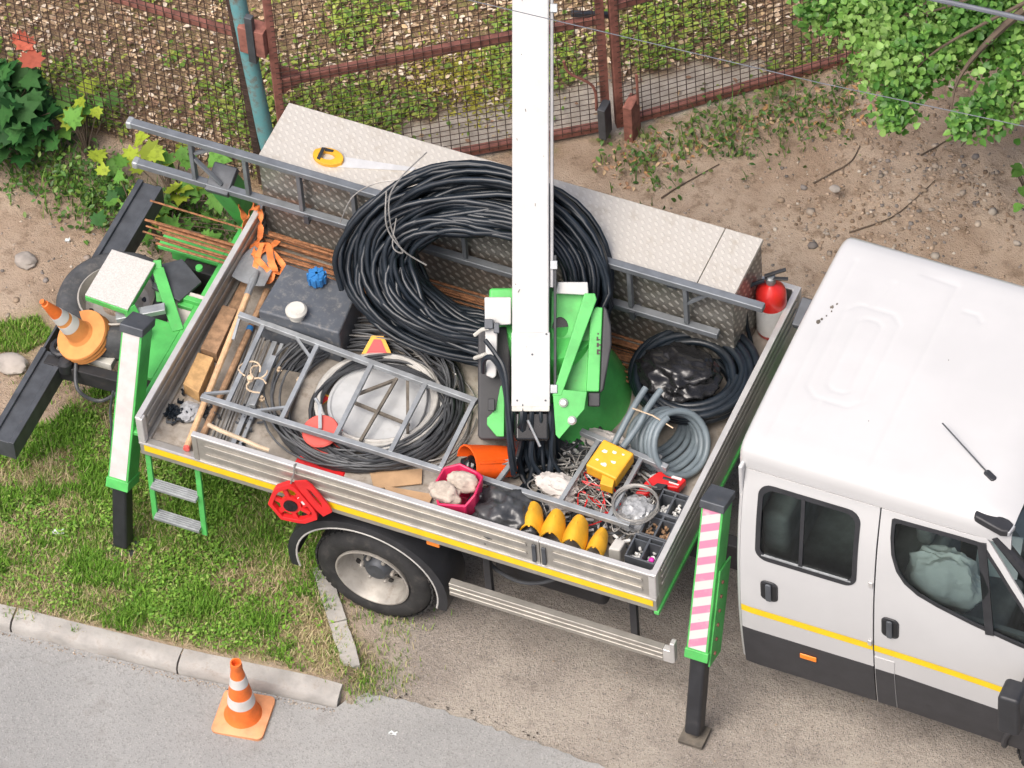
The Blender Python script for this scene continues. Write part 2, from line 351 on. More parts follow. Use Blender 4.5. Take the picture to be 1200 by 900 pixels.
def ground_mat():
    m, n, l, b = _new('ground_soil'); p = coords(n, l)
    at = n.new('ShaderNodeVertexColor'); at.layer_name = 'zone'; sp = n.new('ShaderNodeSeparateColor'); l.new(at.outputs[0], sp.inputs[0])
    big = noi(n, l, p, 1.3, 5); mid = noi(n, l, p, 9, 8, .7); fine = noi(n, l, p, 55, 6, .75); vf = noi(n, l, p, 160, 3, .7)
    dirt = mix(n, l, (.31, .225, .16), (.45, .355, .27), ramp(n, l, big, .3, .68))
    dirt = mix(n, l, dirt, (.20, .14, .095), mth(n, l, 'MULTIPLY', ramp(n, l, mid, .48, .66), .75))
    dirt = mix(n, l, dirt, (.46, .38, .30), mth(n, l, 'MULTIPLY', ramp(n, l, fine, .56, .72), .5))
    dirt = mix(n, l, dirt, (.10, .075, .055), mth(n, l, 'MULTIPLY', ramp(n, l, vf, .6, .72), .4))
    vor = n.new('ShaderNodeTexVoronoi'); vor.inputs['Scale'].default_value = 135; l.new(p, vor.inputs['Vector'])
    vs = n.new('ShaderNodeSeparateColor'); l.new(vor.outputs['Color'], vs.inputs[0])
    drv = mix(n, l, (.28, .245, .21), (.40, .355, .30), ramp(n, l, big, .35, .65))
    drv = mix(n, l, drv, (.105, .10, .10), mth(n, l, 'MULTIPLY', ramp(n, l, vs.outputs[0], .82, .92), .5))
    drv = mix(n, l, drv, (.50, .45, .40), mth(n, l, 'MULTIPLY', ramp(n, l, vs.outputs[1], .84, .92), .4))
    drv = mix(n, l, drv, (.15, .13, .115), mth(n, l, 'MULTIPLY', ramp(n, l, mid, .52, .7), .45))
    soil = mix(n, l, (.27, .19, .115), (.44, .345, .235), ramp(n, l, mid, .35, .65))
    soil = mix(n, l, soil, (.19, .26, .06), mth(n, l, 'MULTIPLY', ramp(n, l, fine, .45, .6), .5))
    lit = mix(n, l, (.16, .10, .06), (.36, .26, .16), ramp(n, l, fine, .35, .65)); lit = mix(n, l, lit, (.20, .22, .06), mth(n, l, 'MULTIPLY', ramp(n, l, mid, .52, .62), .6))
    slab = mix(n, l, (.42, .365, .30), (.56, .50, .42), ramp(n, l, mid, .35, .65))
    o = mix(n, l, dirt, drv, sp.outputs[1]); o = mix(n, l, o, soil, sp.outputs[0]); o = mix(n, l, o, lit, sp.outputs[2]); o = mix(n, l, o, slab, mth(n, l, 'MULTIPLY', at.outputs[1], 1.0))
    l.new(o, b.inputs['Base Color']); b.inputs['Roughness'].default_value = .95; b.inputs['Specular IOR Level'].default_value = .15
    hh = mth(n, l, 'ADD', mth(n, l, 'MULTIPLY', mid, .6), mth(n, l, 'ADD', mth(n, l, 'MULTIPLY', fine, .35), mth(n, l, 'MULTIPLY', vor.outputs[0], .10)))
    bump(n, l, b, hh, .9, .05); return m
me.materials.append(ground_mat()); go = bpy.data.objects.new('ground', me); col.objects.link(go); tag(go, kind='structure')

def asphalt_mat():
    m, n, l, b = _new('asphalt'); p = coords(n, l)
    big = noi(n, l, p, .9, 5); fine = noi(n, l, p, 120, 4, .8)
    vor = n.new('ShaderNodeTexVoronoi'); vor.inputs['Scale'].default_value = 110; l.new(p, vor.inputs['Vector']); vs = n.new('ShaderNodeSeparateColor'); l.new(vor.outputs['Color'], vs.inputs[0])
    o = mix(n, l, (.245, .245, .238), (.29, .289, .279), ramp(n, l, big, .35, .65))
    o = mix(n, l, o, (.15, .147, .143), mth(n, l, 'MULTIPLY', ramp(n, l, vs.outputs[0], .7, .9), .4)); o = mix(n, l, o, (.37, .36, .34), mth(n, l, 'MULTIPLY', ramp(n, l, vs.outputs[1], .82, .95), .4))
    o = mix(n, l, o, (.18, .17, .16), mth(n, l, 'MULTIPLY', ramp(n, l, noi(n, l, p, 3.5, 7, .7), .52, .7), .45))
    wv = n.new('ShaderNodeTexVoronoi'); wv.feature = 'DISTANCE_TO_EDGE'; wv.inputs['Scale'].default_value = .55
    wp = n.new('ShaderNodeVectorMath'); wp.operation = 'ADD'; nz = n.new('ShaderNodeTexNoise'); nz.inputs['Scale'].default_value = 3; l.new(p, nz.inputs['Vector']); ms = n.new('ShaderNodeVectorMath'); ms.operation = 'SCALE'; ms.inputs[3].default_value = .35
    l.new(nz.outputs['Color'], ms.inputs[0]); l.new(p, wp.inputs[0]); l.new(ms.outputs[0], wp.inputs[1]); l.new(wp.outputs[0], wv.inputs['Vector'])
    o = mix(n, l, o, (.17, .16, .15), mth(n, l, 'MULTIPLY', ramp(n, l, wv.outputs['Distance'], .006, .001), .22))
    l.new(o, b.inputs['Base Color']); b.inputs['Roughness'].default_value = .92; b.inputs['Specular IOR Level'].default_value = .2
    bump(n, l, b, mth(n, l, 'ADD', fine, vor.outputs[0]), .35, .006); MATS['asphalt'] = m
asphalt_mat()
def rough_line(pts, step=.04, amp=.012):
    out = []
    for a, b in zip(pts[:-1], pts[1:]):
        k = max(1, int(math.dist(a, b) / step)) if math.dist(a, b) < 5 else 1
        for i in range(k): t = i / k; out.append((a[0] + (b[0] - a[0]) * t, a[1] + (b[1] - a[1]) * t + random.uniform(-amp, amp)))
    out.append(pts[-1]); return out
redge = [(-60, -6.4), (-1.71, -.9), (-.58, -.79), (.46, -.72), (1.42, -.615), (1.46, -.52), (1.55, -.45), (1.8, -.41), (2.01, -.41), (2.23, -.42), (2.55, -.425), (2.98, -.44), (3.53, -.51), (8, -1.1), (60, -8)]
redge = redge[:5] + rough_line(redge[5:13]) + redge[13:]
tag(MB().prism(redge + [(60, -80), (-60, -80)], -.04, .012).build('road', 'asphalt', None, smooth=0), kind='structure')

# kerb stones
ke = tag(bpy.data.objects.new('kerb', None), kind='structure'); col.objects.link(ke); WM['kerb'] = Matrix.Identity(4)
kp = [(-3.7, -1.08), (-2.64, -.985), (-1.6, -.885), (-.575, -.79), (.46, -.712), (1.43, -.605)]
for i in range(5):
    a = Vector((*kp[i], 0)); b = Vector((*kp[i + 1], 0)); d = (b - a).normalized(); nrm = Vector((-d.y, d.x, 0)); a = a + d * .006; b = b - d * .006; L = (b - a).length
    mb = MB(); nseg = 26; ver = []; last = i == 4
    for k in range(nseg + 1):
        t = k / nseg; e = .0
        def nn(s): return (noise.noise(Vector((i * 9 + t * L * 9, s * 3.1, .5))) ) * .008 + noise.noise(Vector((i * 5 + t * L * 30, s, 4))) * .004
        broken = max(0, (t - .82) / .18) * .035 if last else 0
        for (q, z, s) in ((0, -.05, 0), (0 + nn(1), .06 + nn(2) - broken, 1), (.018 + nn(3), .088 + nn(4) - broken, 2), (.07, .096 + nn(5) * .6 - broken * .7, 3), (.122, .094 + nn(6) * .6 - broken * .5, 4), (.125, -.05, 5)):
            p = a + d * (L * t) + nrm * q; ver.append((p.x, p.y, z))
    fc = []
    for k in range(nseg):
        for j in range(5): fc.append((k * 6 + j, (k + 1) * 6 + j, (k + 1) * 6 + j + 1, k * 6 + j + 1))
    fc += [tuple(range(5, -1, -1)), tuple(range(nseg * 6, nseg * 6 + 6))]
    mb.add(ver, fc).build('kerb_stone', 'concrete', ke, smooth=50)
# low edging strip running in under the truck
e1 = tag(bpy.data.objects.new('edging', None), kind='structure'); col.objects.link(e1); WM['edging'] = Matrix.Identity(4)
for (t0, t1) in ((-.28, .44), (.455, 1.0)):
    a = Vector((1.035, .14, 0)); b = Vector((1.405, -.345, 0)); d = (b - a); p0 = a + d * t0; p1 = a + d * t1; d = d.normalized(); nr = Vector((-d.y, d.x, 0)); mb = MB(); ver = []
    for k in range(13):
        p = p0 + (p1 - p0) * (k / 12); j = lambda s: noise.noise(Vector((p.x * 14, p.y * 14, s))) * .008
        zt = .035 + (hgt(np.array([p.x]), np.array([p.y]))[0])
        for q, z in ((-.05 + j(1), zt - .12), (-.052 + j(2), zt + j(3)), (.05 + j(4), zt + j(5)), (.052 + j(6), zt - .12)): ver.append((p.x + nr.x * q, p.y + nr.y * q, z))
    fc = [(k * 4 + j, (k + 1) * 4 + j, (k + 1) * 4 + j + 1, k * 4 + j + 1) for k in range(12) for j in range(3)] + [(3, 2, 1, 0), (48, 49, 50, 51)]
    mb.add(ver, fc).build('edging_stone', 'concrete', e1, smooth=40)

# ---------------------------------------------------------- scatter helpers
def scatter_mesh(name, V, Fc, colr, mat, kind='stuff', parent=None):
    me = bpy.data.meshes.new(name); V = V.reshape(-1, 3)
    me.vertices.add(len(V)); me.vertices.foreach_set('co', V.astype(np.float32).ravel())
    nf, k = Fc.shape; me.loops.add(nf * k); me.loops.foreach_set('vertex_index', Fc.ravel().astype(np.int32)); me.polygons.add(nf)
    me.polygons.foreach_set('loop_start', (np.arange(nf) * k).astype(np.int32)); me.update(calc_edges=True); me.validate()
    at = me.color_attributes.new('tint', 'FLOAT_COLOR', 'POINT'); at.data.foreach_set('color', np.concatenate([colr, np.ones((len(colr), 1))], 1).astype(np.float32).ravel())
    me.materials.append(mat); o = bpy.data.objects.new(name, me); col.objects.link(o)
    if kind: o['kind'] = kind
    if parent is not None: o.parent = parent; me.transform(WM[parent.name].inverted())
    return o
def tint_mat(name, rough=.6, trans=.25, spec=.3):
    m, n, l, b = _new(name); at = n.new('ShaderNodeVertexColor'); at.layer_name = 'tint'; l.new(at.outputs[0], b.inputs['Base Color'])
    b.inputs['Roughness'].default_value = rough; b.inputs['Specular IOR Level'].default_value = spec
    if trans:
        t = n.new('ShaderNodeBsdfTranslucent'); l.new(at.outputs[0], t.inputs[0]); x = n.new('ShaderNodeMixShader'); x.inputs[0].default_value = trans
        l.new(b.outputs[0], x.inputs[1]); l.new(t.outputs[0], x.inputs[2]); l.new(x.outputs[0], n['Material Output'].inputs[0])
    return m
M_blade = tint_mat('grass_blade', .6, .3); M_leaf = tint_mat('leaf', .45, .3, .4); M_dry = tint_mat('dry_leaf', .8, .1, .2); M_peb = tint_mat('pebble', .85, 0, .3)
def outline_scatter(out2d, fold, P, Nrm, S, C, cvar=.0):
    """place a fan-triangulated leaf outline at points P with normals Nrm and sizes S"""
    k = len(out2d); N = len(P); o = np.array(out2d)
    t = rng.normal(size=(N, 3)); Nrm = Nrm / np.linalg.norm(Nrm, axis=1, keepdims=True); t -= Nrm * (t * Nrm).sum(1, keepdims=True); t /= np.linalg.norm(t, axis=1, keepdims=True); bb = np.cross(Nrm, t)
    loc = np.concatenate([[[.0, .0]], o - o.mean(0)]); zf = fold * np.abs(loc[:, 0]) - .35 * fold * (loc[:, 1] ** 2)
    V = P[:, None] + S[:, None, None] * (loc[None, :, :1] * bb[:, None] + loc[None, :, 1:2] * t[:, None] + zf[None, :, None] * Nrm[:, None])
    tri = np.array([[0, 1 + i, 1 + (i + 1) % k] for i in range(k)]); Fc = (np.arange(N) * (k + 1))[:, None, None] + tri[None]
    Cc = np.repeat(C, k + 1, 0); return V, Fc.reshape(-1, 3), Cc
OVAL = [(0, -.5), (.22, -.25), (.27, .05), (.16, .32), (0, .5), (-.16, .32), (-.27, .05), (-.22, -.25)]
HEART = [(0, -.42), (.22, -.5), (.42, -.28), (.40, .02), (.22, .32), (0, .6), (-.22, .32), (-.40, .02), (-.42, -.28), (-.22, -.5)]
MAPLE = [(0, -.42), (.16, -.36), (.42, -.40), (.36, -.20), (.60, -.02), (.40, .06), (.44, .30), (.22, .22), (.12, .42), (0, .62), (-.12, .42), (-.22, .22), (-.44, .30), (-.40, .06), (-.60, -.02), (-.36, -.20), (-.42, -.40), (-.16, -.36)]
def rand_in(poly, n, dens=None):
    p = np.array(poly); lo = np.maximum(p.min(0), [-3.2, -2]); hi = np.minimum(p.max(0), [6, 7.2]); out = []
    tot = 0
    while tot < n:
        q = lo + rng.random((n * 3, 2)) * (hi - lo); k = pip(poly, q[:, 0], q[:, 1])
        if dens is not None: k &= rng.random(len(q)) < dens(q[:, 0], q[:, 1])
        out.append(q[k]); tot += k.sum()
        if len(out) > 60: break
    return np.concatenate(out)[:n]
def on_ground(q, dz=0): return np.column_stack([q, hgt(q[:, 0], q[:, 1]) + dz])

# ---------------------------------------------------------- grass
def blades(q, h0, h1, wdt, cols, lean=.7):
    N = len(q); base = on_ground(q, -.004); h = rng.uniform(h0, h1, N); az = rng.uniform(0, 2 * np.pi, N); ln = rng.uniform(.15, lean, N) * h
    d = np.column_stack([np.cos(az), np.sin(az), np.zeros(N)]); sd = np.column_stack([-np.sin(az), np.cos(az), np.zeros(N)]) * (wdt * rng.uniform(.6, 1.3, N))[:, None]
    up = np.array([0, 0, 1.]); m = base + d * (ln * .35)[:, None] + up * (h * .6)[:, None]; t = base + d * ln[:, None] + up * h[:, None]
    V = np.stack([base - sd, base + sd, m + sd * .8, m - sd * .8, t], 1)
    Fc = (np.arange(N) * 5)[:, None, None] + np.array([[0, 1, 2], [0, 2, 3], [3, 2, 4]])[None]
    C = cols[rng.integers(0, len(cols), N)] * rng.uniform(.75, 1.25, (N, 1)); Cc = np.repeat(C, 5, 0); return V, Fc.reshape(-1, 3), Cc
def join(parts):
    V = []; F_ = []; C = []; k = 0
    for v, f, c in parts: v = v.reshape(-1, 3); V.append(v); F_.append(f + k); C.append(c); k += len(v)
    return np.concatenate(V), np.concatenate(F_), np.concatenate(C)
GC = np.array([(.165, .33, .04), (.21, .39, .05), (.13, .28, .035), (.28, .41, .09), (.38, .43, .14)])
DC = np.array([(.50, .42, .25), (.56, .47, .29), (.42, .34, .19), (.44, .42, .20)])
def gd(x, y):
    a = fbm(x, y, 2.3, 3) * .6 + fbm(x + 31, y + 7, .9, 2) * .45; edge = np.clip((sdist(GRASS, x, y) + .02) / .16, .12, 1); bare = np.exp(-(((x + .15) / .16) ** 2 + ((y + .22) / .28) ** 2)) + np.exp(-(((x - 1.08) / .10) ** 2 + ((y + .17) / .22) ** 2)) + .7 * np.exp(-(((x + .5) / .18) ** 2 + ((y + .45) / .2) ** 2))
    return np.clip((a - .36) * 4.5, .12, 1) * edge * np.clip(1 - .95 * bare, .03, 1)
gp = [blades(rand_in(GRASS, 68000, gd), .02, .055, .0032, GC), blades(rand_in(GRASS, 27000, lambda x, y: np.clip(.35 + .6 * (1 - gd(x, y)), 0, 1)), .015, .055, .003, DC, 1.6),
      blades(rand_in(GRASS2, 2500), .02, .06, .0035, GC),
      blades(rand_in(GRASS, 17000, lambda x, y: np.clip((fbm(x + 9, y + 4, 3.2, 3) - .52) * 8, 0, 1)), .035, .085, .0042, GC[:3])]
q = rand_in(GRASS, 9000, lambda x, y: np.clip((fbm(x + 3, y, 3.5, 3) - .42) * 6, 0, 1) * np.clip(gd(x, y) + .1, 0, 1)); nr = rng.normal(size=(len(q), 3)) * .35 + [0, 0, 1]
gp.append(outline_scatter(OVAL, .3, on_ground(q, .03) + rng.uniform(0, .02, (len(q), 1)) * [0, 0, 1], nr, rng.uniform(.014, .030, len(q)), GC[rng.integers(0, 4, len(q))] * rng.uniform(.7, 1.2, (len(q), 1))))
tag(scatter_mesh('grass', *join(gp), M_blade), 'patchy green and straw grass of the verge behind the kerb', 'grass')
# sparse tufts: round the gravel edge, the dirt patch and the kerb joints
tp = []
for (x, y, n_, s) in ((1.55, -.3, 500, .10), (1.5, -.42, 300, .06), (1.25, .2, 400, .12), (-.55, -.72, 120, .05), (-.2, -.72, 60, .03), (.1, 1.4, 200, .2), (-1.2, 1.0, 350, .12), (-1.05, 1.15, 300, .1), (1.5, .1, 250, .1), (4.0, .6, 30, .02)):
    qq = np.array([x, y]) + rng.normal(size=(n_, 2)) * s; tp.append(blades(qq, .02, .06, .003, np.concatenate([GC, DC[:2]])))
tag(scatter_mesh('grass_tufts', *join(tp), M_blade), 'loose grass tufts at the edges of dirt and gravel', 'grass')

# ---------------------------------------------------------- leaf litter behind the fence
LC = np.array([(.52, .39, .26), (.62, .49, .35), (.42, .29, .18), (.30, .19, .12), (.68, .58, .46), (.24, .15, .10), (.50, .36, .21)])
LV = [(-3.2, 2.9), (-.45, 2.9), (.55, 3.56), (1.26, 4.05), (2.53, 5.13), (3.26, 5.85), (4.5, 7.2), (-3.2, 7.2)]
def ld(x, y): return np.clip(1.15 - 1.1 * zone_at(SLAB, x, y), .05, 1)
def zone_at(poly, x, y): return np.clip(.5 + (sdist(poly, x, y) + (fbm(x, y, 7, 3) - .5) * .2) / .12, 0, 1)
q = rand_in(LV, 24000, ld); nr = rng.normal(size=(len(q), 3)) * .38 + [0, 0, 1]
lp = [outline_scatter(OVAL, .5, on_ground(q, .012) + rng.uniform(0, .02, (len(q), 1)) * [0, 0, 1], nr, rng.uniform(.02, .052, len(q)), LC[rng.integers(0, 7, len(q))] * rng.uniform(.75, 1.3, (len(q), 1)))]
tag(scatter_mesh('leaf_litter', *join(lp), M_dry), 'brown fallen leaves covering the ground behind the rusty fence', 'leaves')
YG = np.array([(.32, .42, .06), (.24, .38, .06), (.40, .46, .09), (.17, .31, .05)])
q = rand_in(LV, 19000, lambda x, y: np.clip((fbm(x + 5, y + 2, 1.6, 3) - .44) * 5, .02, 1) * np.clip(1.1 - zone_at(SLAB, x, y), .03, 1) * np.clip((3.0 - x) / 2.2, .12, 1)); nr = rng.normal(size=(len(q), 3)) * .4 + [0, 0, 1]
wp_ = [outline_scatter(OVAL, .4, on_ground(q, .03) + rng.uniform(0, .035, (len(q), 1)) * [0, 0, 1], nr, rng.uniform(.02, .06, len(q)), YG[rng.integers(0, 4, len(q))] * rng.uniform(.6, 1.15, (len(q), 1)))]
q = np.array([.22, 4.08]) + rng.normal(size=(1800, 2)) * [.2, .14]; nr = rng.normal(size=(len(q), 3)) * .4 + [0, 0, 1]
wp_.append(outline_scatter(OVAL, .4, on_ground(q, .02), nr, rng.uniform(.015, .035, len(q)), np.array([[.40, .38, .05]]) * rng.uniform(.6, 1.15, (len(q), 1))))
tag(scatter_mesh('ground_cover', *join(wp_), M_leaf), 'yellow green seedlings and moss growing through the fallen leaves', 'ground cover')
# weeds in front of the gate
def weed_clumps(spots, colr, hmax, leaf):
    parts = []
    for (x, y, n_, s) in spots:
        qq = np.array([x, y]) + rng.normal(size=(n_, 2)) * s; z = np.abs(rng.normal(size=n_)) * hmax * .5 * np.exp(-((qq - [x, y]) ** 2).sum(1) / (2 * s * s) * .4)
        P = on_ground(qq, .01); P[:, 2] += z; nr = rng.normal(size=(n_, 3)) * .55 + [0, -.1, 1]
        parts.append(outline_scatter(OVAL, .35, P, nr, rng.uniform(leaf * .5, leaf * 1.2, n_), colr[rng.integers(0, len(colr), n_)] * rng.uniform(.55, 1.25, (n_, 1))))
        parts.append(blades(qq[: n_ // 2], .03, hmax, .004, colr))
    return join(parts)
WC = np.array([(.07, .16, .035), (.10, .20, .04), (.14, .22, .05), (.19, .23, .07)])
tag(scatter_mesh('weeds', *weed_clumps([(1.42, 3.92, 37, 0.075), (1.6, 3.95, 54, 0.112), (1.72, 3.72, 25, 0.075), (1.85, 4.28, 134, 0.112), (1.95, 4.15, 67, 0.112), (1.7, 4.12, 42, 0.100), (2.12, 4.55, 84, 0.100), (2.35, 4.62, 109, 0.125), (2.5, 4.5, 50, 0.125), (2.3, 4.4, 50, 0.125), (2.45, 4.9, 67, 0.088), (2.62, 4.98, 50, 0.075), (1.3, 3.8, 21, 0.062), (2.05, 4.3, 58, 0.150), (1.5, 3.75, 29, 0.100)], WC, .15, .042), M_leaf), 'scattered green weeds along the foot of the rusty gate', 'weeds')
q = rand_in(WEEDS, 380); nr = rng.normal(size=(len(q), 3)) * .3 + [0, 0, 1]
scat = [outline_scatter(OVAL, .5, on_ground(q, .008), nr, rng.uniform(.015, .045, len(q)), np.array([(.42, .24, .11), (.50, .36, .22), (.34, .2, .12)])[rng.integers(0, 3, len(q))])]
tag(scatter_mesh('fallen_leaves', *join(scat), M_dry), 'dry orange brown leaves lying among the weeds before the gate', 'leaves')
# undergrowth at the far left, by the maple shrub
UG = np.array([(.08, .19, .035), (.11, .23, .04), (.17, .28, .05), (.06, .14, .03)])
tag(scatter_mesh('undergrowth', *weed_clumps([(-2.2, 2.55, 315, 0.170), (-1.9, 2.5, 315, 0.153), (-1.65, 2.45, 315, 0.136), (-1.45, 2.4, 264, 0.119), (-1.25, 2.35, 189, 0.119), (-1.05, 2.35, 264, 0.119), (-.8, 2.4, 251, 0.128), (-.55, 2.4, 189, 0.128), (-.4, 2.2, 151, 0.119), (-.35, 1.95, 100, 0.102), (-.15, 2.5, 125, 0.128)], UG, .20, .042), M_leaf), 'green weeds and grass between left fence and truck', 'weeds')

# ---------------------------------------------------------- pebbles, twigs
def pebbles(q, s0, s1, colr):
    N = len(q); ico = np.array([(0, 0, 1), (.89, 0, .45), (.28, .85, .45), (-.72, .53, .45), (-.72, -.53, .45), (.28, -.85, .45), (.72, .53, -.45), (-.28, .85, -.45), (-.89, 0, -.45), (-.28, -.85, -.45), (.72, -.53, -.45), (0, 0, -1)])
    tri = np.array([(0, 1, 2), (0, 2, 3), (0, 3, 4), (0, 4, 5), (0, 5, 1), (1, 6, 2), (2, 7, 3), (3, 8, 4), (4, 9, 5), (5, 10, 1), (6, 7, 2), (7, 8, 3), (8, 9, 4), (9, 10, 5), (10, 6, 1), (11, 7, 6), (11, 8, 7), (11, 9, 8), (11, 10, 9), (11, 6, 10)])
    S = rng.uniform(s0, s1, N) ** 1.0; V = ico[None] * (1 + rng.normal(size=(N, 12, 1)) * .16) * (S[:, None, None] * np.stack([rng.uniform(.7, 1.3, N), rng.uniform(.7, 1.2, N), rng.uniform(.45, .8, N)], 1)[:, None])
    V = V + on_ground(q, 0)[:, None] + np.array([0, 0, 1]) * (S * .2)[:, None, None]
    C = np.repeat(colr[rng.integers(0, len(colr), N)] * rng.uniform(.7, 1.2, (N, 1)), 12, 0); return V, ((np.arange(N) * 12)[:, None, None] + tri[None]).reshape(-1, 3), C
PC = np.array([(.30, .25, .20), (.24, .20, .17), (.36, .30, .24), (.18, .16, .145), (.33, .25, .18), (.42, .37, .31)])
DIRT = [(1.1, 2.6), (1.6, 3.6), (2.6, 4.6), (3.2, 5.6), (4.5, 5.6), (5.5, 4.5), (5.5, 3), (3.4, 2.3)]
PEB = [(2.0, 3.3), (2.3, 3.9), (2.72, 4.3), (3.16, 4.61), (3.6, 4.5), (3.6, 3.9), (2.84, 3.5)]
SAND = [(-3, 1.3), (-3, 2.4), (-1.2, 2.2), (-.3, 2.0), (-.6, 1.3), (-1.2, .8), (-2.5, .6)]
pb = [pebbles(rand_in(DIRT, 1500), .004, .012, PC), pebbles(rand_in(PEB, 230, lambda x, y: np.clip((fbm(x, y, 3, 3) - .42) * 6, .05, 1)), .006, .019, PC), pebbles(rand_in(DIRT, 60), .015, .03, PC), pebbles(rand_in(SAND, 420), .004, .012, PC), pebbles(rand_in(SAND, 22), .012, .035, PC),
      pebbles(rand_in([(1.5, -.45), (1.3, .3), (3.3, .6), (6, 1), (6, -.7), (3.5, -.5)], 420), .003, .007, PC)]
def strip(line, n_, s):
    L_ = np.array(line); k = rng.integers(0, len(L_) - 1, n_); t = rng.random((n_, 1)); return L_[k] * (1 - t) + L_[k + 1] * t + rng.normal(size=(n_, 2)) * s
_kq = strip([(-1.6, -.915), (-.58, -.815), (.46, -.745), (1.42, -.64)], 500, .012)
_pk = pebbles(_kq, .002, .006, PC); _pk[0][..., 2] += .063; pb.append(_pk)
_eq = strip(redge[5:40], 90, .05); _pe = pebbles(_eq, .002, .007, PC); _pe[0][..., 2] = np.maximum(_pe[0][..., 2], .009); pb.append(_pe)
CL = np.array([(.27, .195, .135), (.33, .245, .175), (.22, .155, .105), (.38, .29, .215)])
cl = [pebbles(rand_in([(2.4, 3.6), (2.6, 4.4), (3.3, 5.3), (4.6, 5.3), (5, 4), (4.2, 3.4)], 800, lambda x, y: np.clip((fbm(x + 2, y + 8, 2.2, 3) - .42) * 6, .03, 1)), .005, .016, CL)]
tag(scatter_mesh('soil_clods', *join(cl), M_peb), 'brown clods of dug up soil below the tree', 'soil')
tag(scatter_mesh('pebbles', *join(pb), M_peb), 'loose grey and brown pebbles strewn over the dirt', 'pebbles')
pale = [blob((2.72, 3.98, .10), (.035, .03, .02), 3, 1.5, .2, 2), blob((-1.72, 1.78, .03), (.07, .06, .04), 4, 1.5, .2, 3), blob((-1.45, 1.02, .03), (.11, .08, .035), 5, 1.3, .2, 3), blob((1.15, 3.15, .02), (.035, .03, .02), 6, 1.5, .2, 2)]
for mb_, lb in zip(pale, ('small pale stone on the dug up dirt near the tree', 'pale boulder half sunk in sand at the left edge', 'flat grey stone lying between the grass and the tail beam', 'small pale stone on the dirt behind the tool chest')): solo(mb_, 'stone', 'stone', lb, 'stone', 'loose stones')
for pts, lb in (([(1.72, 3.62, .03), (1.80, 3.77, .05), (1.95, 4.0, .03)], 'thin dry stick lying on sand before the gate'), ([(2.9, 3.75, .10), (3.1, 3.95, .12), (3.25, 4.3, .12)], 'dark bent root lying in the dug up dirt'), ([(2.55, 4.05, .06), (2.7, 4.25, .1), (2.72, 4.4, .1)], 'short dark twig lying beside the pebbles'), ([(3.1, 4.45, .1), (3.3, 4.75, .12), (3.5, 4.9, .1)], 'dark stick lying in shade under the tree')):
    solo(MB().tube([(p.x, p.y, float(hgt(np.array([p.x]), np.array([p.y]))[0]) + .008) for p in spline(pts, 5)], [.006 - .0003 * i for i in range(11)], 6), 'twig', 'twig', lb, 'twig', 'fallen twigs')
for (x, y, a_, s, lb) in ((-.62, -.05, .4, .07, 'small white paper scrap on the grass by the rear outrigger'), (-1.55, 2.02, .8, .035, 'crumpled white scrap on the sand at far left'), (1.8, -.66, .2, .05, 'white scrap lying on the asphalt near the gravel edge')):
    mb = MB(); z0 = float(hgt(np.array([x]), np.array([y]))[0]) + (.03 if y > -.6 else .068)
    pts = [(x + math.cos(a_) * s * (u - .5) - math.sin(a_) * s * .5 * (v - .5), y + math.sin(a_) * s * (u - .5) + math.cos(a_) * s * .5 * (v - .5), z0 + .012 * math.sin(9 * u + 5 * v)) for v in (0, .5, 1) for u in (0, .33, .66, 1)]
    f = [(r_ * 4 + c, r_ * 4 + c + 1, r_ * 4 + c + 5, r_ * 4 + c + 4) for r_ in range(2) for c in range(3)]
    top = len(pts); pts += [(p[0], p[1], p[2] - .002) for p in pts]; f += [tuple(i + top for i in q[::-1]) for q in f]
    solo(mb.add(pts, f), 'paper_scrap', 'bag_white', lb, 'scrap', 'litter scraps')

# ---------------------------------------------------------- fence and gate
def gate_leaf(A, B, z0, z1, name, label, cat, rails, cell=(.058, .047), posts=True, lean=0):
    A, B = Vector((*A, 0)), Vector((*B, 0)); d = (B - A); L = d.length; d.normalize(); nr = Vector((d.y, -d.x, 0))
    t = thing(name, label, cat, (A.x, A.y, 0)); P = lambda s, z, o=0: A + d * s + Vector((0, 0, z)) + nr * o
    mb = MB(); k = 0; s = .03
    while s < L - .02:
        jx = random.uniform(-.003, .003); mb.bar(P(s + jx, z0), P(s + jx + random.uniform(-.006, .006), z1), .0044, .0044, tuple(nr)); s += cell[0]
    z = z0 + .03
    while z < z1:
        m_ = int(L / .35); pts = [P(L * i / m_, z + random.uniform(-.003, .003), .006) for i in range(m_ + 1)]
        for a_, b_ in zip(pts[:-1], pts[1:]): mb.bar(a_, b_, .0036, .0036)
        z += cell[1]
    mb.build('wire_mesh', 'mesh_rust', t, smooth=0)['kind'] = 'stuff'
    for (za, zb_, w_) in rails: MB().bar(P(0, za, -.03), P(L, zb_, -.03), .045, w_).build('rail', 'fence_rust', t, bevel=.004)
    if posts:
        for s in (.0, L): MB().bar(P(s, z0 - .02, -.03), P(s, z1 + .02, -.03), .05, .05, tuple(nr)).build('frame_bar', 'fence_rust', t, bevel=.004)
    return t, P, L
g1, P1, L1 = gate_leaf((-.43, 2.86), (1.215, 3.985), .05, 2.0, 'gate_leaf', 'rusty mesh gate leaf left of the white boom, with red rails', 'gate', [(.05, .05, .055), (1.0, 1.03, .06), (1.98, 1.98, .05)])
g2, P2, L2 = gate_leaf((1.285, 4.035), (3.5, 5.98), .05, 2.0, 'gate_leaf', 'rusty mesh gate leaf at right, running behind the tree leaves', 'gate', [(.05, .05, .055), (1.12, 1.12, .06), (1.98, 1.98, .05)])
MB().prism([(0, 0), (.14, .0), (0, .1)], -.01, .01, frame(P1(1, 0) - P1(0, 0), Vector((0, 0, 1)), (P1(0, 0, 1) - P1(0, 0)), P1(.0, 1.06, -.03))).build('gusset', 'fence_rust', g1)
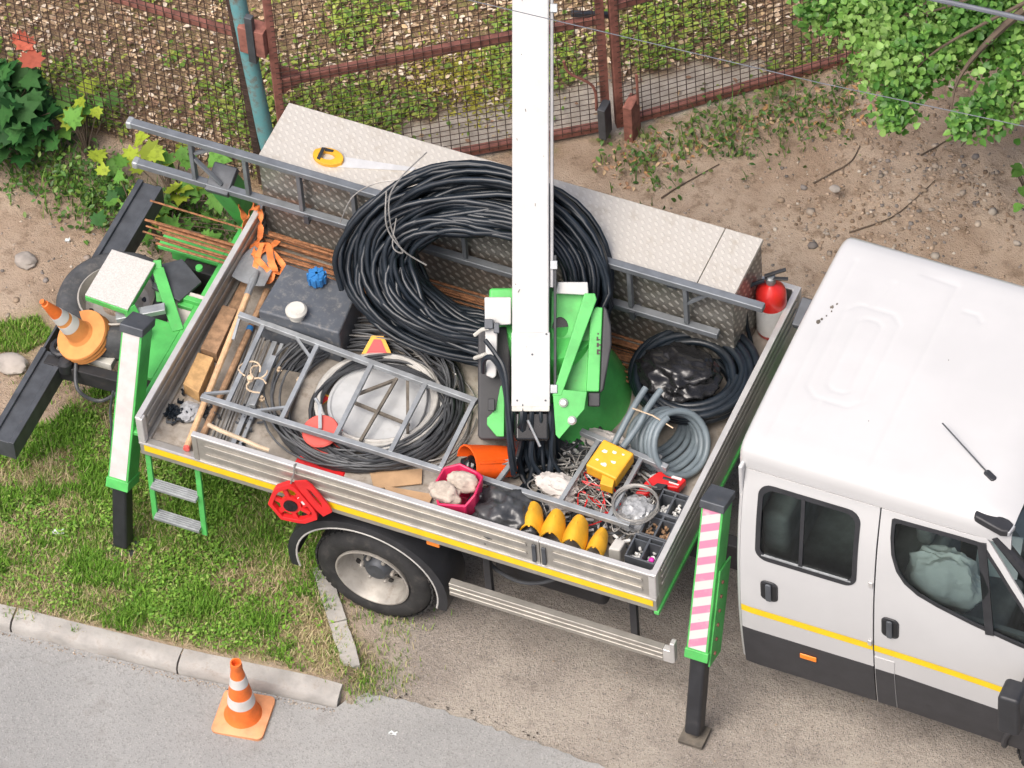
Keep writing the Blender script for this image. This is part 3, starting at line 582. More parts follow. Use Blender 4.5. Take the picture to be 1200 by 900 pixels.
MB().prism([(0, 0), (.14, .0), (0, -.1)], -.01, .01, frame(P1(1, 0) - P1(0, 0), Vector((0, 0, 1)), (P1(0, 0, 1) - P1(0, 0)), P1(.0, .97, -.03))).build('gusset', 'fence_rust', g1)
MB().bar(P1(L1 - .02, .05, .04), P1(L1 - .02, .32, .04), .10, .05).build('lock_box', 'steel_dark', g1, bevel=.004)
MB().bar(P2(.06, -.02, .04), P2(.06, .30, .04), .13, .06).build('lock_box', 'fence_rust', g2, bevel=.004)
MB().tube(spline([P1(L1 - .07, .3, .05), P1(L1 - .08, .52, .05), P1(L1 - .22, .68, .05), P1(L1 - .25, .8, .05)], 4), .009, 6).build('drop_bolt', 'fence_rust', g1)
MB().tube([P2(.10, .28, .06), P2(.10, .55, .06)], .009, 6).build('drop_bolt', 'fence_rust', g2)
MB().bar(P2(.02, 1.0, -.06), P2(-.25, 1.12, -.06), .03, .03).build('latch_bar', 'steel_dark', g2)
f1, P3, L3 = gate_leaf((-4.6, 2.86), (-.62, 2.86), .05, 2.0, 'mesh_fence', 'rusty mesh fence panel at left, behind the dark maple shrub', 'fence', [(1.35, 1.35, .04), (1.98, 1.98, .04)], posts=False)
MB().bar(P3(L3, -.02, -.02), P3(L3 - .08, 2.0, -.02), .04, .05).build('frame_bar', 'mesh_rust', f1, bevel=.003)
po = thing('fence_post', 'leaning steel post with flaking turquoise paint and rust', 'post', (-.51, 2.86, 0))
MB().tube([(-.50, 2.86, -.1), (-.56, 2.87, .5), (-.68, 2.90, 2.1)], .052, 14).build('tube', 'post_blue', po)
MB().box(-.05, .12, -.05, .05, 1.28, 1.50, Matrix.Translation((-.58, 2.86, 0))).build('hinge_bracket', 'fence_rust', po, bevel=.005)
MB().box(-.03, .02, -.06, -.02, 1.22, 1.62, Matrix.Translation((-.54, 2.86, 0))).build('hinge_pin', 'steel_dark', po, bevel=.004)

# ---------------------------------------------------------- linden tree leaning in at the top right
tr = thing('linden_tree', 'green leafy linden branches hanging in over the top right corner', 'tree', (5.6, 6.6, 0))
clumps = [(2.62, 3.96, .09), (2.74, 4.0, .10), (3.37, 3.30, .05), (3.2, 3.75, .13), (3.42, 3.85, .13), (3.55, 4.1, .15), (3.95, 4.05, .14), (3.7, 4.15, .15), (2.87, 3.99, .13), (3.0, 3.98, .13), (3.1, 3.90, .16), (3.22, 3.85, .15), (3.3, 3.72, .14), (3.24, 3.62, .13), (3.32, 3.52, .11), (3.35, 3.38, .08), (3.12, 3.70, .10), (3.3, 4.05, .16), (3.43, 4.17, .17), (3.61, 4.27, .18), (3.75, 4.3, .18), (3.9, 4.2, .14), (3.5, 3.95, .12), (3.88, 3.68, .12), (3.8, 3.5, .09), (3.73, 3.43, .06), (3.95, 3.9, .12), (3.1, 4.15, .16), (2.95, 4.15, .14), (3.25, 4.3, .2), (3.5, 4.45, .2), (3.8, 4.5, .22), (4.1, 4.3, .2), (4.2, 4.0, .2), (4.15, 3.7, .16), (4.3, 4.6, .28), (4.0, 4.8, .28), (3.6, 4.75, .25), (4.6, 4.9, .35), (4.3, 5.2, .35), (4.9, 5.3, .4), (4.7, 5.7, .4), (5.2, 5.8, .45)]
mb = MB(); root = Vector((5.6, 6.6, 0)); br = MB()
MB().tube(spline([root + Vector((0, 0, -.1)), root + Vector((0, 0, .8)), root + Vector((-.05, -.1, 1.8)), root + Vector((-.1, -.15, 3.2)), root + Vector((0, 0, 4.2))], 4), [.17 - .007 * i for i in range(17)], 10).build('trunk', 'bark', tr)
limbs = [[(5.55, 6.5, 1.6), (4.7, 5.5, 2.2), (4.0, 4.6, 2.1), (3.3, 4.05, 1.85), (2.65, 3.97, 1.7)], [(5.55, 6.5, 1.9), (4.7, 5.2, 2.4), (4.0, 4.3, 2.1), (3.4, 3.75, 1.8), (3.33, 3.4, 1.55)], [(5.5, 6.4, 2.2), (4.8, 5.3, 2.6), (4.2, 4.2, 2.1), (3.9, 3.7, 1.7), (3.74, 3.43, 1.5)], [(4.2, 4.8, 2.15), (3.7, 4.35, 1.95), (3.2, 4.1, 1.8), (3.05, 3.75, 1.65)], [(4.0, 4.3, 2.1), (3.75, 4.0, 1.9), (3.62, 3.7, 1.75), (3.66, 3.45, 1.6)]]
for L_ in limbs:
    pts = spline(L_, 6); br.tube(pts, [max(.004, .035 * (1 - i / len(pts)) ** 1.3) for i in range(len(pts))], 6)
for k in range(70):
    c = random.choice(clumps); p = Vector((c[0], c[1], 1.7 + .0)) + Vector((random.gauss(0, .1), random.gauss(0, .1), random.gauss(0, .08)))
    lp_ = min((q_ for L_ in limbs for q_ in spline(L_, 6)), key=lambda q_: (q_ - p).length)
    br.tube(spline([lp_, (lp_ + p) / 2 + Vector((0, 0, .05)), p], 3), [.006, .005, .0045, .004, .0035, .003, .002], 5)
br.build('branch', 'twig', tr)
P = []; 
for (x, y, s) in clumps:
    n_ = int(330 * (s / .14) ** 1.25); z0 = 1.7 + max(0, (x - 4)) * .5
    P.append(np.array([x, y, z0]) + rng.normal(size=(n_, 3)) * [s * .64, s * .64, s * .7])
P = np.concatenate(P); nr = rng.normal(size=P.shape) * .5 + [0, -.15, .9]
hue = fbm(P[:, 0] * 3, P[:, 1] * 3 + P[:, 2], 1.5, 3)[:, None]; LN = np.array([(.06, .17, .028), (.10, .24, .042), (.16, .32, .06), (.24, .40, .10)])
C = LN[np.clip((hue[:, 0] * 5 + rng.normal(size=len(P)) * .8 - .3).astype(int), 0, 3)] * rng.uniform(.75, 1.2, (len(P), 1))
cr = scatter_mesh('crown', *outline_scatter(HEART, .28, P, nr, rng.uniform(.02, .056, len(P)), C), M_leaf, kind='stuff', parent=tr)
# stray shoot at the right edge
sh = thing('seedling', 'small green leafy shoot at the right edge above the cab', 'seedling', (3.9, 4.12, .05))
lm = MB().add([(x * .1, y * .1, abs(x) * .03 - y * y * .03) for x, y in [(0, 0)] + HEART], [(0, i + 1, (i + 1) % 10 + 1) for i in range(10)])
def leaf_mesh(name, outl, matname, colr, fold=.3):
    m, n, l, b = _new(matname); p = coords(n, l); oi = n.new('ShaderNodeObjectInfo')
    o = mix(n, l, tuple(c * .65 for c in colr), tuple(min(1, c * 1.3) for c in colr), oi.outputs['Random']); o = mix(n, l, o, tuple(c * .7 for c in colr), ramp(n, l, noi(n, l, p, 30), .45, .7)); l.new(o, b.inputs['Base Color']); b.inputs['Roughness'].default_value = .65; b.inputs['Specular IOR Level'].default_value = .25
    t = n.new('ShaderNodeBsdfTranslucent'); l.new(o, t.inputs[0]); x = n.new('ShaderNodeMixShader'); x.inputs[0].default_value = .25; l.new(b.outputs[0], x.inputs[1]); l.new(t.outputs[0], x.inputs[2]); l.new(x.outputs[0], n['Material Output'].inputs[0])
    k = len(outl); me = bpy.data.meshes.new(name); me.from_pydata([(0, .05, .0)] + [(x, y, fold * abs(x) * .6 - fold * .5 * y * y) for x, y in outl], [], [(0, i + 1, (i + 1) % k + 1) for i in range(k)])
    me.materials.append(m); me.polygons.foreach_set('use_smooth', [True] * k); return me
def leafy(name, label, cat, base, lm_list, pts, sizes, tilt=.5, face=(0, -.25, 1), stem=None, group=None):
    t = thing(name, label, cat, base, group=group); mb = MB()
    for (p, s) in zip(pts, sizes):
        me_ = random.choice(lm_list); o = bpy.data.objects.new('leaf', me_); col.objects.link(o); o.parent = t
        nv = Vector(face) + Vector((random.gauss(0, tilt), random.gauss(0, tilt), 0)); M = look(nv, Vector(p) - Vector(base), (random.gauss(0, 1), random.gauss(0, 1), 0)); o.matrix_local = M @ Matrix.Scale(s, 4)
        b = Vector(base); mid = (b + Vector(p)) / 2 + Vector((0, 0, .03)); mb.tube(spline([b + Vector((random.gauss(0, .01), random.gauss(0, .01), 0)), mid, p], 3), [.006, .005, .0045, .004, .0035, .003, .0025], 5)
    mb.build('stem', stem or 'twig', t); return t
ML = leaf_mesh('maple_leaf', MAPLE, 'maple_dark', (.02, .085, .02)); ML2 = leaf_mesh('maple_leaf_mid', MAPLE, 'maple_mid', (.04, .13, .03)); MR = leaf_mesh('maple_leaf_red', MAPLE, 'maple_red', (.42, .10, .06)); MY = leaf_mesh('maple_leaf_yellow', MAPLE, 'maple_yellow', (.28, .36, .035)); MG = leaf_mesh('maple_leaf_green', MAPLE, 'maple_green', (.11, .26, .045)); LH = leaf_mesh('linden_leaf', HEART, 'linden_shoot', (.11, .25, .045))
ctr = Vector((-2.28, 2.58, .33)); pts = []; ss = []
for k in range(150):
    v = Vector((random.gauss(0, 1), random.gauss(0, 1), random.gauss(0, 1))).normalized() * random.random() ** .4; v.z = abs(v.z) * .9 - .25
    pts.append(ctr + Vector((v.x * .42, v.y * .36, v.z * .40))); ss.append(random.uniform(.12, .19))
mp = leafy('maple_shrub', 'dark green maple shrub with red young leaves at the left edge', 'shrub', (-2.3, 2.65, 0), [ML, ML, ML2], pts, ss, .45)
for p, s in (((-2.16, 2.86, .72), .13), ((-2.09, 2.80, .66), .15), ((-2.22, 2.9, .7), .1)):
    o = bpy.data.objects.new('leaf', MR); col.objects.link(o); o.parent = mp; o['label'] = 'red young leaf'; o.matrix_local = look((random.gauss(0, .3), -.4, 1), Vector(p) - Vector((-2.3, 2.65, 0)), (1, .4, 0)) @ Matrix.Scale(s, 4)
def cluster(c, s, n_): return [Vector(c) + Vector((random.gauss(0, s), random.gauss(0, s), random.gauss(0, s * .5))) for _ in range(n_)]
leafy('maple_sapling', 'yellow green maple sapling beside the dark shrub', 'sapling', (-1.72, 2.68, .02), [MY, MY, MG], cluster((-1.76, 2.80, .28), .10, 16) + cluster((-1.55, 2.6, .2), .08, 6), [random.uniform(.08, .15) for _ in range(22)], .4)
leafy('maple_sapling', 'yellow green maple sapling behind the ladder rails at left', 'sapling', (-1.05, 2.5, .02), [MY, MG, MG], cluster((-1.12, 2.62, .26), .11, 18) + cluster((-.92, 2.48, .22), .09, 10) + cluster((-1.0, 2.25, .15), .08, 6), [random.uniform(.09, .16) for _ in range(34)], .4)
leafy('maple_sapling', 'green maple sapling beneath the ladder end near the black beam', 'sapling', (-1.2, 2.28, .02), [MG, ML2, MG], cluster((-1.22, 2.3, .2), .12, 14) + cluster((-.62, 2.2, .2), .1, 12), [random.uniform(.07, .12) for _ in range(26)], .4)
leafy('seedling_shoot', 'small green leafy shoot growing at the right picture edge', 'seedling', (3.95, 4.15, .12), [LH], cluster((3.92, 4.12, .55), .08, 16), [random.uniform(.06, .09) for _ in range(16)], .4)
bpy.data.objects.remove(sh)

# ---------------------------------------------------------- overhead wires
solo(MB().tube([(-27.7, -.9, 5.05), (2.269, .659, 5), (3.955, .746, 5), (5.045, .833, 5), (35, 3.2, 5.2)], .0026, 6), 'overhead_wire', 'overhead_wire', 'thin wire crossing the top of the boom and the dirt', 'wire')
solo(MB().tube([(-26, -.45, 5.1), (4.33, 1.496, 5), (4.791, 1.527, 5), (35, 3.6, 5.2)], .014, 8), 'overhead_cable', 'overhead_wire', 'thick grey cable crossing the leaves at the top right corner', 'cable')
# ================================================================== THE TRUCK
CY = 1.17                                   # centre line of cab
tk = thing('utility_truck', 'white crew cab lift truck with an open aluminium bed and green outriggers', 'truck', (1.6, CY, 0))
BL, BW = 3.205, 2.23                        # bed length and width
ZB, ZF, ZT = 1.016, 1.13, 1.347             # bottom of bed frame, top of frame, top of boards
# --- bed
fb = MB()
for x0, x1, y0, y1 in ((.0, BL, 0, .05), (.0, BL, BW - .05, BW), (0, .05, .0501, BW - .0501), (BL - .05, BL, .0501, BW - .0501)): fb.box(x0, x1, y0, y1, ZB, ZF - .004)
bedf = fb.build('bed_frame', 'alu', tk, bevel=.006)
MB().box(.05, BL - .05, .05, BW - .05, 1.06, 1.10).build('bed_floor', 'bed_deck', tk)
MB().box(.03, BL - .02, -.0035, .0, 1.060, 1.114).build('stripe', 'yellow_tape', bedf)
for s in (0.0,): MB().box(.0, BL, -.006, .006, 1.118, 1.128).build('frame_lip', 'alu_edge', bedf)
def board(p0, p1, nrm, z0=ZF, z1=ZT, th=.026, ribs=((.30, .028), (.66, .028)), name='side_board', splits=((.0, 1.0),)):
    """Aluminium board p0->p1, its outer face towards nrm, raised ribs on both faces."""
    p0, p1 = Vector((*p0, 0)), Vector((*p1, 0)); d = (p1 - p0); L = d.length; d.normalize(); nr = Vector((*nrm, 0)); M = frame(d, nr, Vector((0, 0, 1)), p0) if d.cross(nr).z > 0 else frame(d, nr, Vector((0, 0, 1)), p0)
    mb = MB(); H = z1 - z0; mb.box(0, L, -th, 0, z0, z1 - .016, M)
    for a_, b_ in splits:
        for k, hh in ribs:
            zc = z0 + H * k
            for yy in ((0, .010), (-th - .010, -th)):
                x0, x1 = L * a_ + .075, L * b_ - .075
                mb.prism(rrect(x0, x1, zc - hh / 2, zc + hh / 2, hh * .45, 3), -yy[1], -yy[0], M @ Matrix.Rotation(R(90), 4, 'X'))
    o = mb.build(name, 'alu', tk, bevel=.0025, seg=1)
    MB().box(-.002, L + .002, -th - .005, .005, z1 - .018, z1, M).build('top_rail', 'alu_edge', o, bevel=.004)
    return o
nb = board((.35, 0.002), (2.50, 0.002), (0, -1)); nb2 = board((2.504, .002), (BL - .002, .002), (0, -1))
for x in (2.47, 2.53): MB().box(x - .012, x + .012, -.012, .0, 1.15, 1.30).build('hinge', 'steel_dark', nb, bevel=.002)
fbo = board((.03, BW - .002), (BL - .03, BW - .002), (0, 1))
tb = board((.0, .002), (.0, BW - .002), (-1, 0), z1=ZT + .004, name='tail_board')
hb = board((BL, .002), (BL, BW - .002), (1, 0), z1=ZT + .004, name='head_board', ribs=((.22, .026), (.5, .026), (.78, .026)))
for (x, y) in ((.0, .0), (BL - .04, .0), (BL - .04, BW - .04), (0, BW - .04)): MB().box(x - .003, x + .043, y - .003, y + .043, ZF, ZT - .002).build('corner_post', 'alu_edge', tk, bevel=.008, seg=3)
MB().box(.35, .385, -.004, .03, ZF, ZT - .004).build('corner_post', 'alu', tk, bevel=.006)
MB().box(BL - .02, BL + .012, .0, BW, .985, ZB).build('sub_frame', 'green', tk, bevel=.005)
# --- chassis below
MB().box(-.45, 5.6, .70, .78, .62, .84).box(-.45, 5.6, 1.48, 1.56, .62, .84).box(.1, 3.0, .3, 1.95, .92, 1.01).build('chassis_rail', 'chassis', tk, bevel=.01)
for x in (.3, 1.0, 1.75, 2.4, 3.0): MB().box(x, x + .07, .08, BW - .08, .93, 1.012).build('cross_member', 'chassis', tk, bevel=.006)
MB().box(2.05, 2.75, .30, .66, .45, .88).build('fuel_tank', 'chassis', tk, bevel=.04, seg=3)
MB().tube([(1.37, .25, .38), (1.37, 2.0, .38)], .06, 12).lathe([(.001, -.16), (.12, -.12), (.16, 0), (.12, .12), (.001, .16)], Matrix.Translation((1.37, CY, .38))).build('axle', 'chassis', tk)
for y in (.62, 1.64): MB().tube([(.75, y, .78), (1.1, y, .56), (1.37, y, .48), (1.65, y, .56), (2.0, y, .78)], .035, 6).build('leaf_spring', 'chassis', tk)
MB().tube(spline([(2.0, .2, .95), (2.1, .16, .75), (2.3, .15, .68), (2.5, .17, .78), (2.6, .2, .95)], 5), .012, 8).build('air_hose', 'cable_dark', tk)
# --- wheels
def wheel(x, y_out, flip=1, inner=True, name='wheel'):
    M = frame((1, 0, 0), (0, 0, 1), (0, -flip, 0), (x, y_out, .365))
    def rot(p): return p
    prof = [(.226, -.015), (.245, .0), (.285, .010), (.325, .004), (.352, -.018), (.364, -.05), (.366, -.10), (.364, -.15), (.352, -.182), (.325, -.204), (.285, -.21), (.245, -.2), (.226, -.185)]
    o = MB().lathe(prof, M, 48, loop=True).build('wheel', 'rubber', tk, smooth=40)
    tr_ = MB()
    for k in range(44):
        a_ = 2 * math.pi * k / 44
        for zz_, da in ((-.045, 0), (-.10, .05), (-.155, 0)):
            A_ = a_ + da; tr_.box(-.017, .017, -.021, .021, .362, .3725, M @ Matrix.Rotation(A_, 4, 'Z') @ Matrix.Translation((0, 0, zz_)) @ Matrix.Rotation(R(90), 4, 'Y') @ Matrix.Rotation(R(90), 4, 'Z'))
    tr_.build('tread_blocks', 'rubber', o)['kind'] = 'stuff'
    MB().lathe([(.228, -.19), (.224, -.02), (.232, -.002), (.232, .006), (.222, .008), (.212, -.004), (.206, -.03), (.196, -.05), (.188, -.095), (.175, -.122)], M, 48, cap=False).build('rim', 'rim_steel', o, smooth=30)
    # dished disc with hand holes
    n_ = 60; ro = [(.18 * math.cos(2 * math.pi * k / n_), .18 * math.sin(2 * math.pi * k / n_)) for k in range(n_)]
    dm = MB(); dv = []; df = []; rr_ = [.18, .16, .13, .105, .085]
    for r_ in rr_:
        zd = {.18: -.12, .16: -.128, .13: -.118, .105: -.10, .085: -.092}[r_]
        dv += [(r_ * math.cos(2 * math.pi * k / n_), r_ * math.sin(2 * math.pi * k / n_), zd) for k in range(n_)]
    for i in range(4):
        for k in range(n_):
            hole = i in (1, 2) and (k % 10) in (3, 4, 5, 6) and not (i == 2 and (k % 10) in (3, 6))
            if not hole: df.append((i * n_ + k, i * n_ + (k + 1) % n_, (i + 1) * n_ + (k + 1) % n_, (i + 1) * n_ + k))
    dm.add(dv, df, M).build('disc', 'rim_steel', o, smooth=40)
    MB().lathe([(.115, -.17), (.10, -.088), (.088, -.084), (.075, -.06), (.06, -.045), (.001, -.04)], M, 24).build('hub', 'steel_dark', o)
    nb_ = MB()
    for k in range(6): nb_.lathe([(.014, -.09), (.014, -.06), (.009, -.052), (.001, -.05)], M @ Matrix.Translation((.097 * math.cos(k * R(60)), .097 * math.sin(k * R(60)), 0)), 6)
    nb_.build('nuts', 'rim_steel', o)
    hh_ = MB()
    for k in range(8): hh_.lathe([(.021, -.128), (.021, -.1145), (.001, -.114)], M @ Matrix.Translation((.148 * math.cos(R(45 * k + 20)), .148 * math.sin(R(45 * k + 20)), 0)), 12)
    hh_.build('rim_holes', 'bag_black', o)
    if inner:
        MB().lathe([(r_, z - .25) for r_, z in prof], M, 40, loop=True).lathe([(.22, -.26), (.22, -.42), (.1, -.42)], M, 30, cap=False).build('inner_tyre', 'rubber', o, smooth=40)
wheel(1.37, .085); wheel(1.37, 2.175, -1)
wheel(5.62, .26, 1, False); wheel(5.62, 2.0, -1, False)
# --- mudguards (near and far)
for yo, s in ((.03, 1), (BW - .03, -1)):
    ver = []; n_ = 22; fc = []
    prof = [(-.005, .0), (-.005, .03), (.0, .055), (.10, .058), (.26, .055)]
    for k in range(n_ + 1):
        a_ = R(-14 + (208) * k / n_); ro_ = .445 + .0 * k; c_, s_ = math.cos(a_), math.sin(a_)
        for (dy, dr) in prof: ver.append((1.372 - c_ * (ro_ + dr) * 1.0, yo + s * dy, .46 + s_ * (ro_ + dr) * .92))
    m_ = len(prof)
    for k in range(n_):
        for j in range(m_ - 1): fc.append((k * m_ + j, (k + 1) * m_ + j, (k + 1) * m_ + j + 1, k * m_ + j + 1))
    mg = MB().add(ver, fc).build('mudguard', 'black_plastic', tk, smooth=50); so_ = mg.modifiers.new('t', 'SOLIDIFY'); so_.thickness = .008; so_.offset = 0
    MB().tube([(1.372 - math.cos(R(-14 + 208 * k / 30)) * .445, yo - s * .007, .46 + math.sin(R(-14 + 208 * k / 30)) * .445 * .92) for k in range(31)], .0065, 6).build('edge_trim', 'pale_hose', mg)
MB().box(1.78, 1.86, .02, .035, .955, .99).build('side_marker', 'amber', tk, bevel=.004)
# --- side guard rail
sg = MB().box(1.89, 3.21, .03, .075, .515, .545).box(1.89, 3.21, .03, .075, .5651, .5849).box(1.89, 3.21, .03, .075, .60, .625).box(1.89, 3.21, .034, .071, .545, .60).build('side_guard', 'alu', tk, bevel=.003)
MB().prism([(3.2101, .515), (3.27, .515), (3.285, .53), (3.285, .70), (3.255, .70), (3.255, .625), (3.2101, .625)], -.075, -.03, Matrix.Rotation(R(90), 4, 'X')).build('guard_end', 'alu_edge', sg, bevel=.006)
for x in (2.1, 3.0): MB().box(x, x + .04, .076, .11, .53, 1.0).build('guard_bracket', 'chassis', sg)
# --- rear access ladder, green with ribbed treads
st = MB().bar((.03, .03, 1.02), (.035, -.005, .42), .035, .02, (0, 1, 0)).bar((.345, .03, 1.02), (.35, -.005, .42), .035, .02, (0, 1, 0)).build('access_ladder', 'green', tk, bevel=.004)
for z, y in ((.74, .012), (.47, -.002)):
    tdm = MB().box(.046, .337, y - .045, y + .025, z, z + .022)
    for i in range(5): tdm.box(.046, .337, y - .042 + i * .0145, y - .036 + i * .0145, z + .0221, z + .027)
    tdm.build('tread', 'galv', st, bevel=.002, seg=1)
# --- outriggers: a striped green box leg, sloping outwards, with a black inner tube and a foot plate
def outrigger(x, y_top, z_top, y_mid, z_mid, y_foot, s, face, plate=True, label=None, cap_w=.15):
    T, Mi, Ft = Vector((x, y_top, z_top)), Vector((x, y_mid, z_mid)), Vector((x, y_foot, .03))
    d = (Mi - T).normalized(); sx = Vector((1, 0, 0)); nrm = sx.cross(d).normalized()
    if nrm.y * s > 0: nrm = -nrm
    M = frame(sx, -d, nrm, Mi) if sx.cross(-d).dot(nrm) > 0 else frame(-sx, -d, nrm, Mi); L = (T - Mi).length
    o = MB().box(-.066, .066, 0, L, -.15, 0, M).build('outrigger', 'green', tk, bevel=.008); tag(o, label)
    MB().box(-.053, .053, .07, L - .004, .0, .003, M).build('stripe_panel', face, o)
    MB().box(-.072, .072, -.005, .06, -.156, .006, M).build('collar', 'green', o, bevel=.005)
    MB().box(-cap_w / 2, cap_w / 2, L - .01, L + .045, -.165, .015, M).build('cap', 'steel_dark', o, bevel=.008)
    q = (Ft - Mi); qn = q.normalized()
    MB().bar(Mi + d * .0 - nrm * .075, Vector((x, y_foot, .06)), .095, .105, tuple(nrm)).build('inner_tube', 'black_plastic', o, bevel=.02, seg=3)
    MB().box(x - .075, x + .075, y_foot - .075, y_foot + .075, .004, .03).tube([(x, y_foot, .03), (x, y_foot, .09)], .03, 12).build('foot_plate', 'brown_plate' if plate else 'steel_dark', o, bevel=.004)
    return o, M, L
of, MF, LF = outrigger(3.425, .335, 1.66, .01, .66, -.06, 1, 'stripe_board', label='front outrigger leg with pink and white striped board')
bp = MB().box(.0661, .078, -.05, .62, -.20, -.03, MF).build('bolted_plate', 'green', of, bevel=.003)
bb_ = MB()
for k in range(6): bb_.lathe([(.011, .078), (.011, .088), (.001, .090)], MF @ Matrix.Translation((0, .02 + .1 * k, -.08)) @ Matrix.Rotation(R(90), 4, 'Y'), 8)
bb_.build('bolts', 'fence_rust', bp)
orr, MR_, LR = outrigger(-.22, .455, 1.50, .03, .55, -.0, 1, 'stripe_faded', False, label='rear outrigger leg with worn white board standing on grass')
MB().tube(spline([(-.31, .30, 1.1), (-.33, .27, .95), (-.31, .22, .85), (-.33, .2, .6), (-.31, .12, .4)], 4), .009, 6).build('hydraulic_hose', 'cable_dark', orr)
outrigger(-.22, BW - .455, 1.50, BW - .03, .55, BW + .0, -1, 'stripe_faded', False, label='far rear outrigger leg half hidden by the ladder')
outrigger(3.425, BW - .335, 1.66, BW - .01, .66, BW + .06, -1, 'stripe_faded', False)
# --- green rear frame
rf = MB().box(-.22, -.01, .2, 1.95, .88, .91).box(-.62, -.2201, 1.53, 1.70, .88, .91).box(-.32, -.2201, 1.16, 1.26, .88, .91).box(-.42, -.2201, .60, 1.02, .88, .91).build('rear_frame', 'green', tk, bevel=.004)
MB().box(-.62, -.22, 1.68, 1.70, .62, .88).box(-.22, -.20, 1.26, 1.68, .60, .88).build('rear_web', 'green', rf)
MB().prism([(-.36, .0), (-.16, .0), (-.16, .22), (-.36, .22)], -.006, .006, Matrix.Translation((0, 1.08, .80)) @ Matrix.Rotation(R(38), 4, 'X')).build('light_panel', 'rag', rf, bevel=.002)
MB().bar((-.50, 1.30, 1.0), (-.23, .98, .905), .07, .025).bar((-.52, 1.34, 1.03), (-.44, 1.18, .86), .05, .03).build('strut', 'green', rf, bevel=.004)
MB().prism([(-.50, 1.20), (-.30, 1.16), (-.24, 1.34), (-.42, 1.46), (-.52, 1.38)], .93, .95).build('lamp_tray', 'steel_dark', rf, bevel=.004)
MB().prism(rrect(-.31, -.13, 1.19, 1.225, .01), .90, .94).tube([(-.29, 1.42, .95), (-.29, 1.42, .975)], .022, 12).build('bracket', 'green', rf, bevel=.003)
MB().box(-.46, -.36, .82, .9, .9, .98).bar((-.60, .92, .94), (-.34, 1.06, .98), .06, .04).build('hook_arm', 'galv', rf, bevel=.005)
# --- rear under-run beam
BP = [(-.075, .0), (.085, .0), (.085, .15), (.05, .15), (.05, .143), (-.04, .143), (-.04, .165), (-.075, .165)]
ub = MB().prism(BP, -2.17, -1.45, Matrix.Translation((-1.0, 0, .47)) @ Matrix.Rotation(R(90), 4, 'X')).build('underrun_beam', 'steel_dark', tk, bevel=.006)
MB().prism(BP, -.78, -.07, Matrix.Translation((-.985, 0, .47)) @ Matrix.Rotation(R(90), 4, 'X')).build('underrun_beam', 'steel_dark', tk, bevel=.006)
MB().box(-1.05, -1.035, .76, 1.45, .49, .635).build('beam_plate', 'steel_dark', ub, bevel=.003)
MB().bar((-1.0, .72, .56), (-.40, .72, .60), .07, .12).build('arm', 'chassis', ub, bevel=.006); MB().bar((-1.0, 1.5, .56), (-.40, 1.5, .60), .07, .12).bar((-.78, 1.58, .66), (-.60, 1.36, .66), .07, .07).build('arm', 'chassis', ub, bevel=.006)
MB().tube(arc((-.93, .80, .66), .055, 0, 360, 12, (1, 0, 0), (0, 1, 0)), .02, 8).lathe([(.045, 0), (.045, .07), (.03, .09), (.001, .095)], Matrix.Translation((-.86, .70, .60)), 14).build('pivot', 'black_plastic', ub)
MB().tube(spline([(-.80, .72, .66), (-.74, .60, .58), (-.62, .62, .5), (-.5, .68, .58), (-.4, .75, .7)], 5), .012, 7).build('cable', 'cable_dark', ub)
MB().box(-.76, -.60, .78, .92, .60, .66).build('bracket_plate', 'cap_white', ub, bevel=.006)
# carrier for the spare wheel
MB().box(-1.0, -.30, 1.13, 1.19, .52, .56).box(-.72, -.66, .85, 1.47, .56, .585).build('spare_carrier', 'chassis', tk)
# checker plate step on a green post
pl = MB().prism([(-.80, .94), (-.515, .925), (-.515, 1.305), (-.80, 1.31)], 1.035, 1.047).build('step_plate', 'step_speckle', tk, bevel=.003)
MB().prism([(-.80, .935), (-.515, .92), (-.515, .93), (-.80, .945)], .995, 1.034).prism([(-.523, .93), (-.513, .93), (-.513, 1.305), (-.523, 1.305)], 1.0, 1.034).bar((-.53, .96, 1.02), (-.44, .92, .87), .07, .05).build('plate_flange', 'green', pl, bevel=.003)

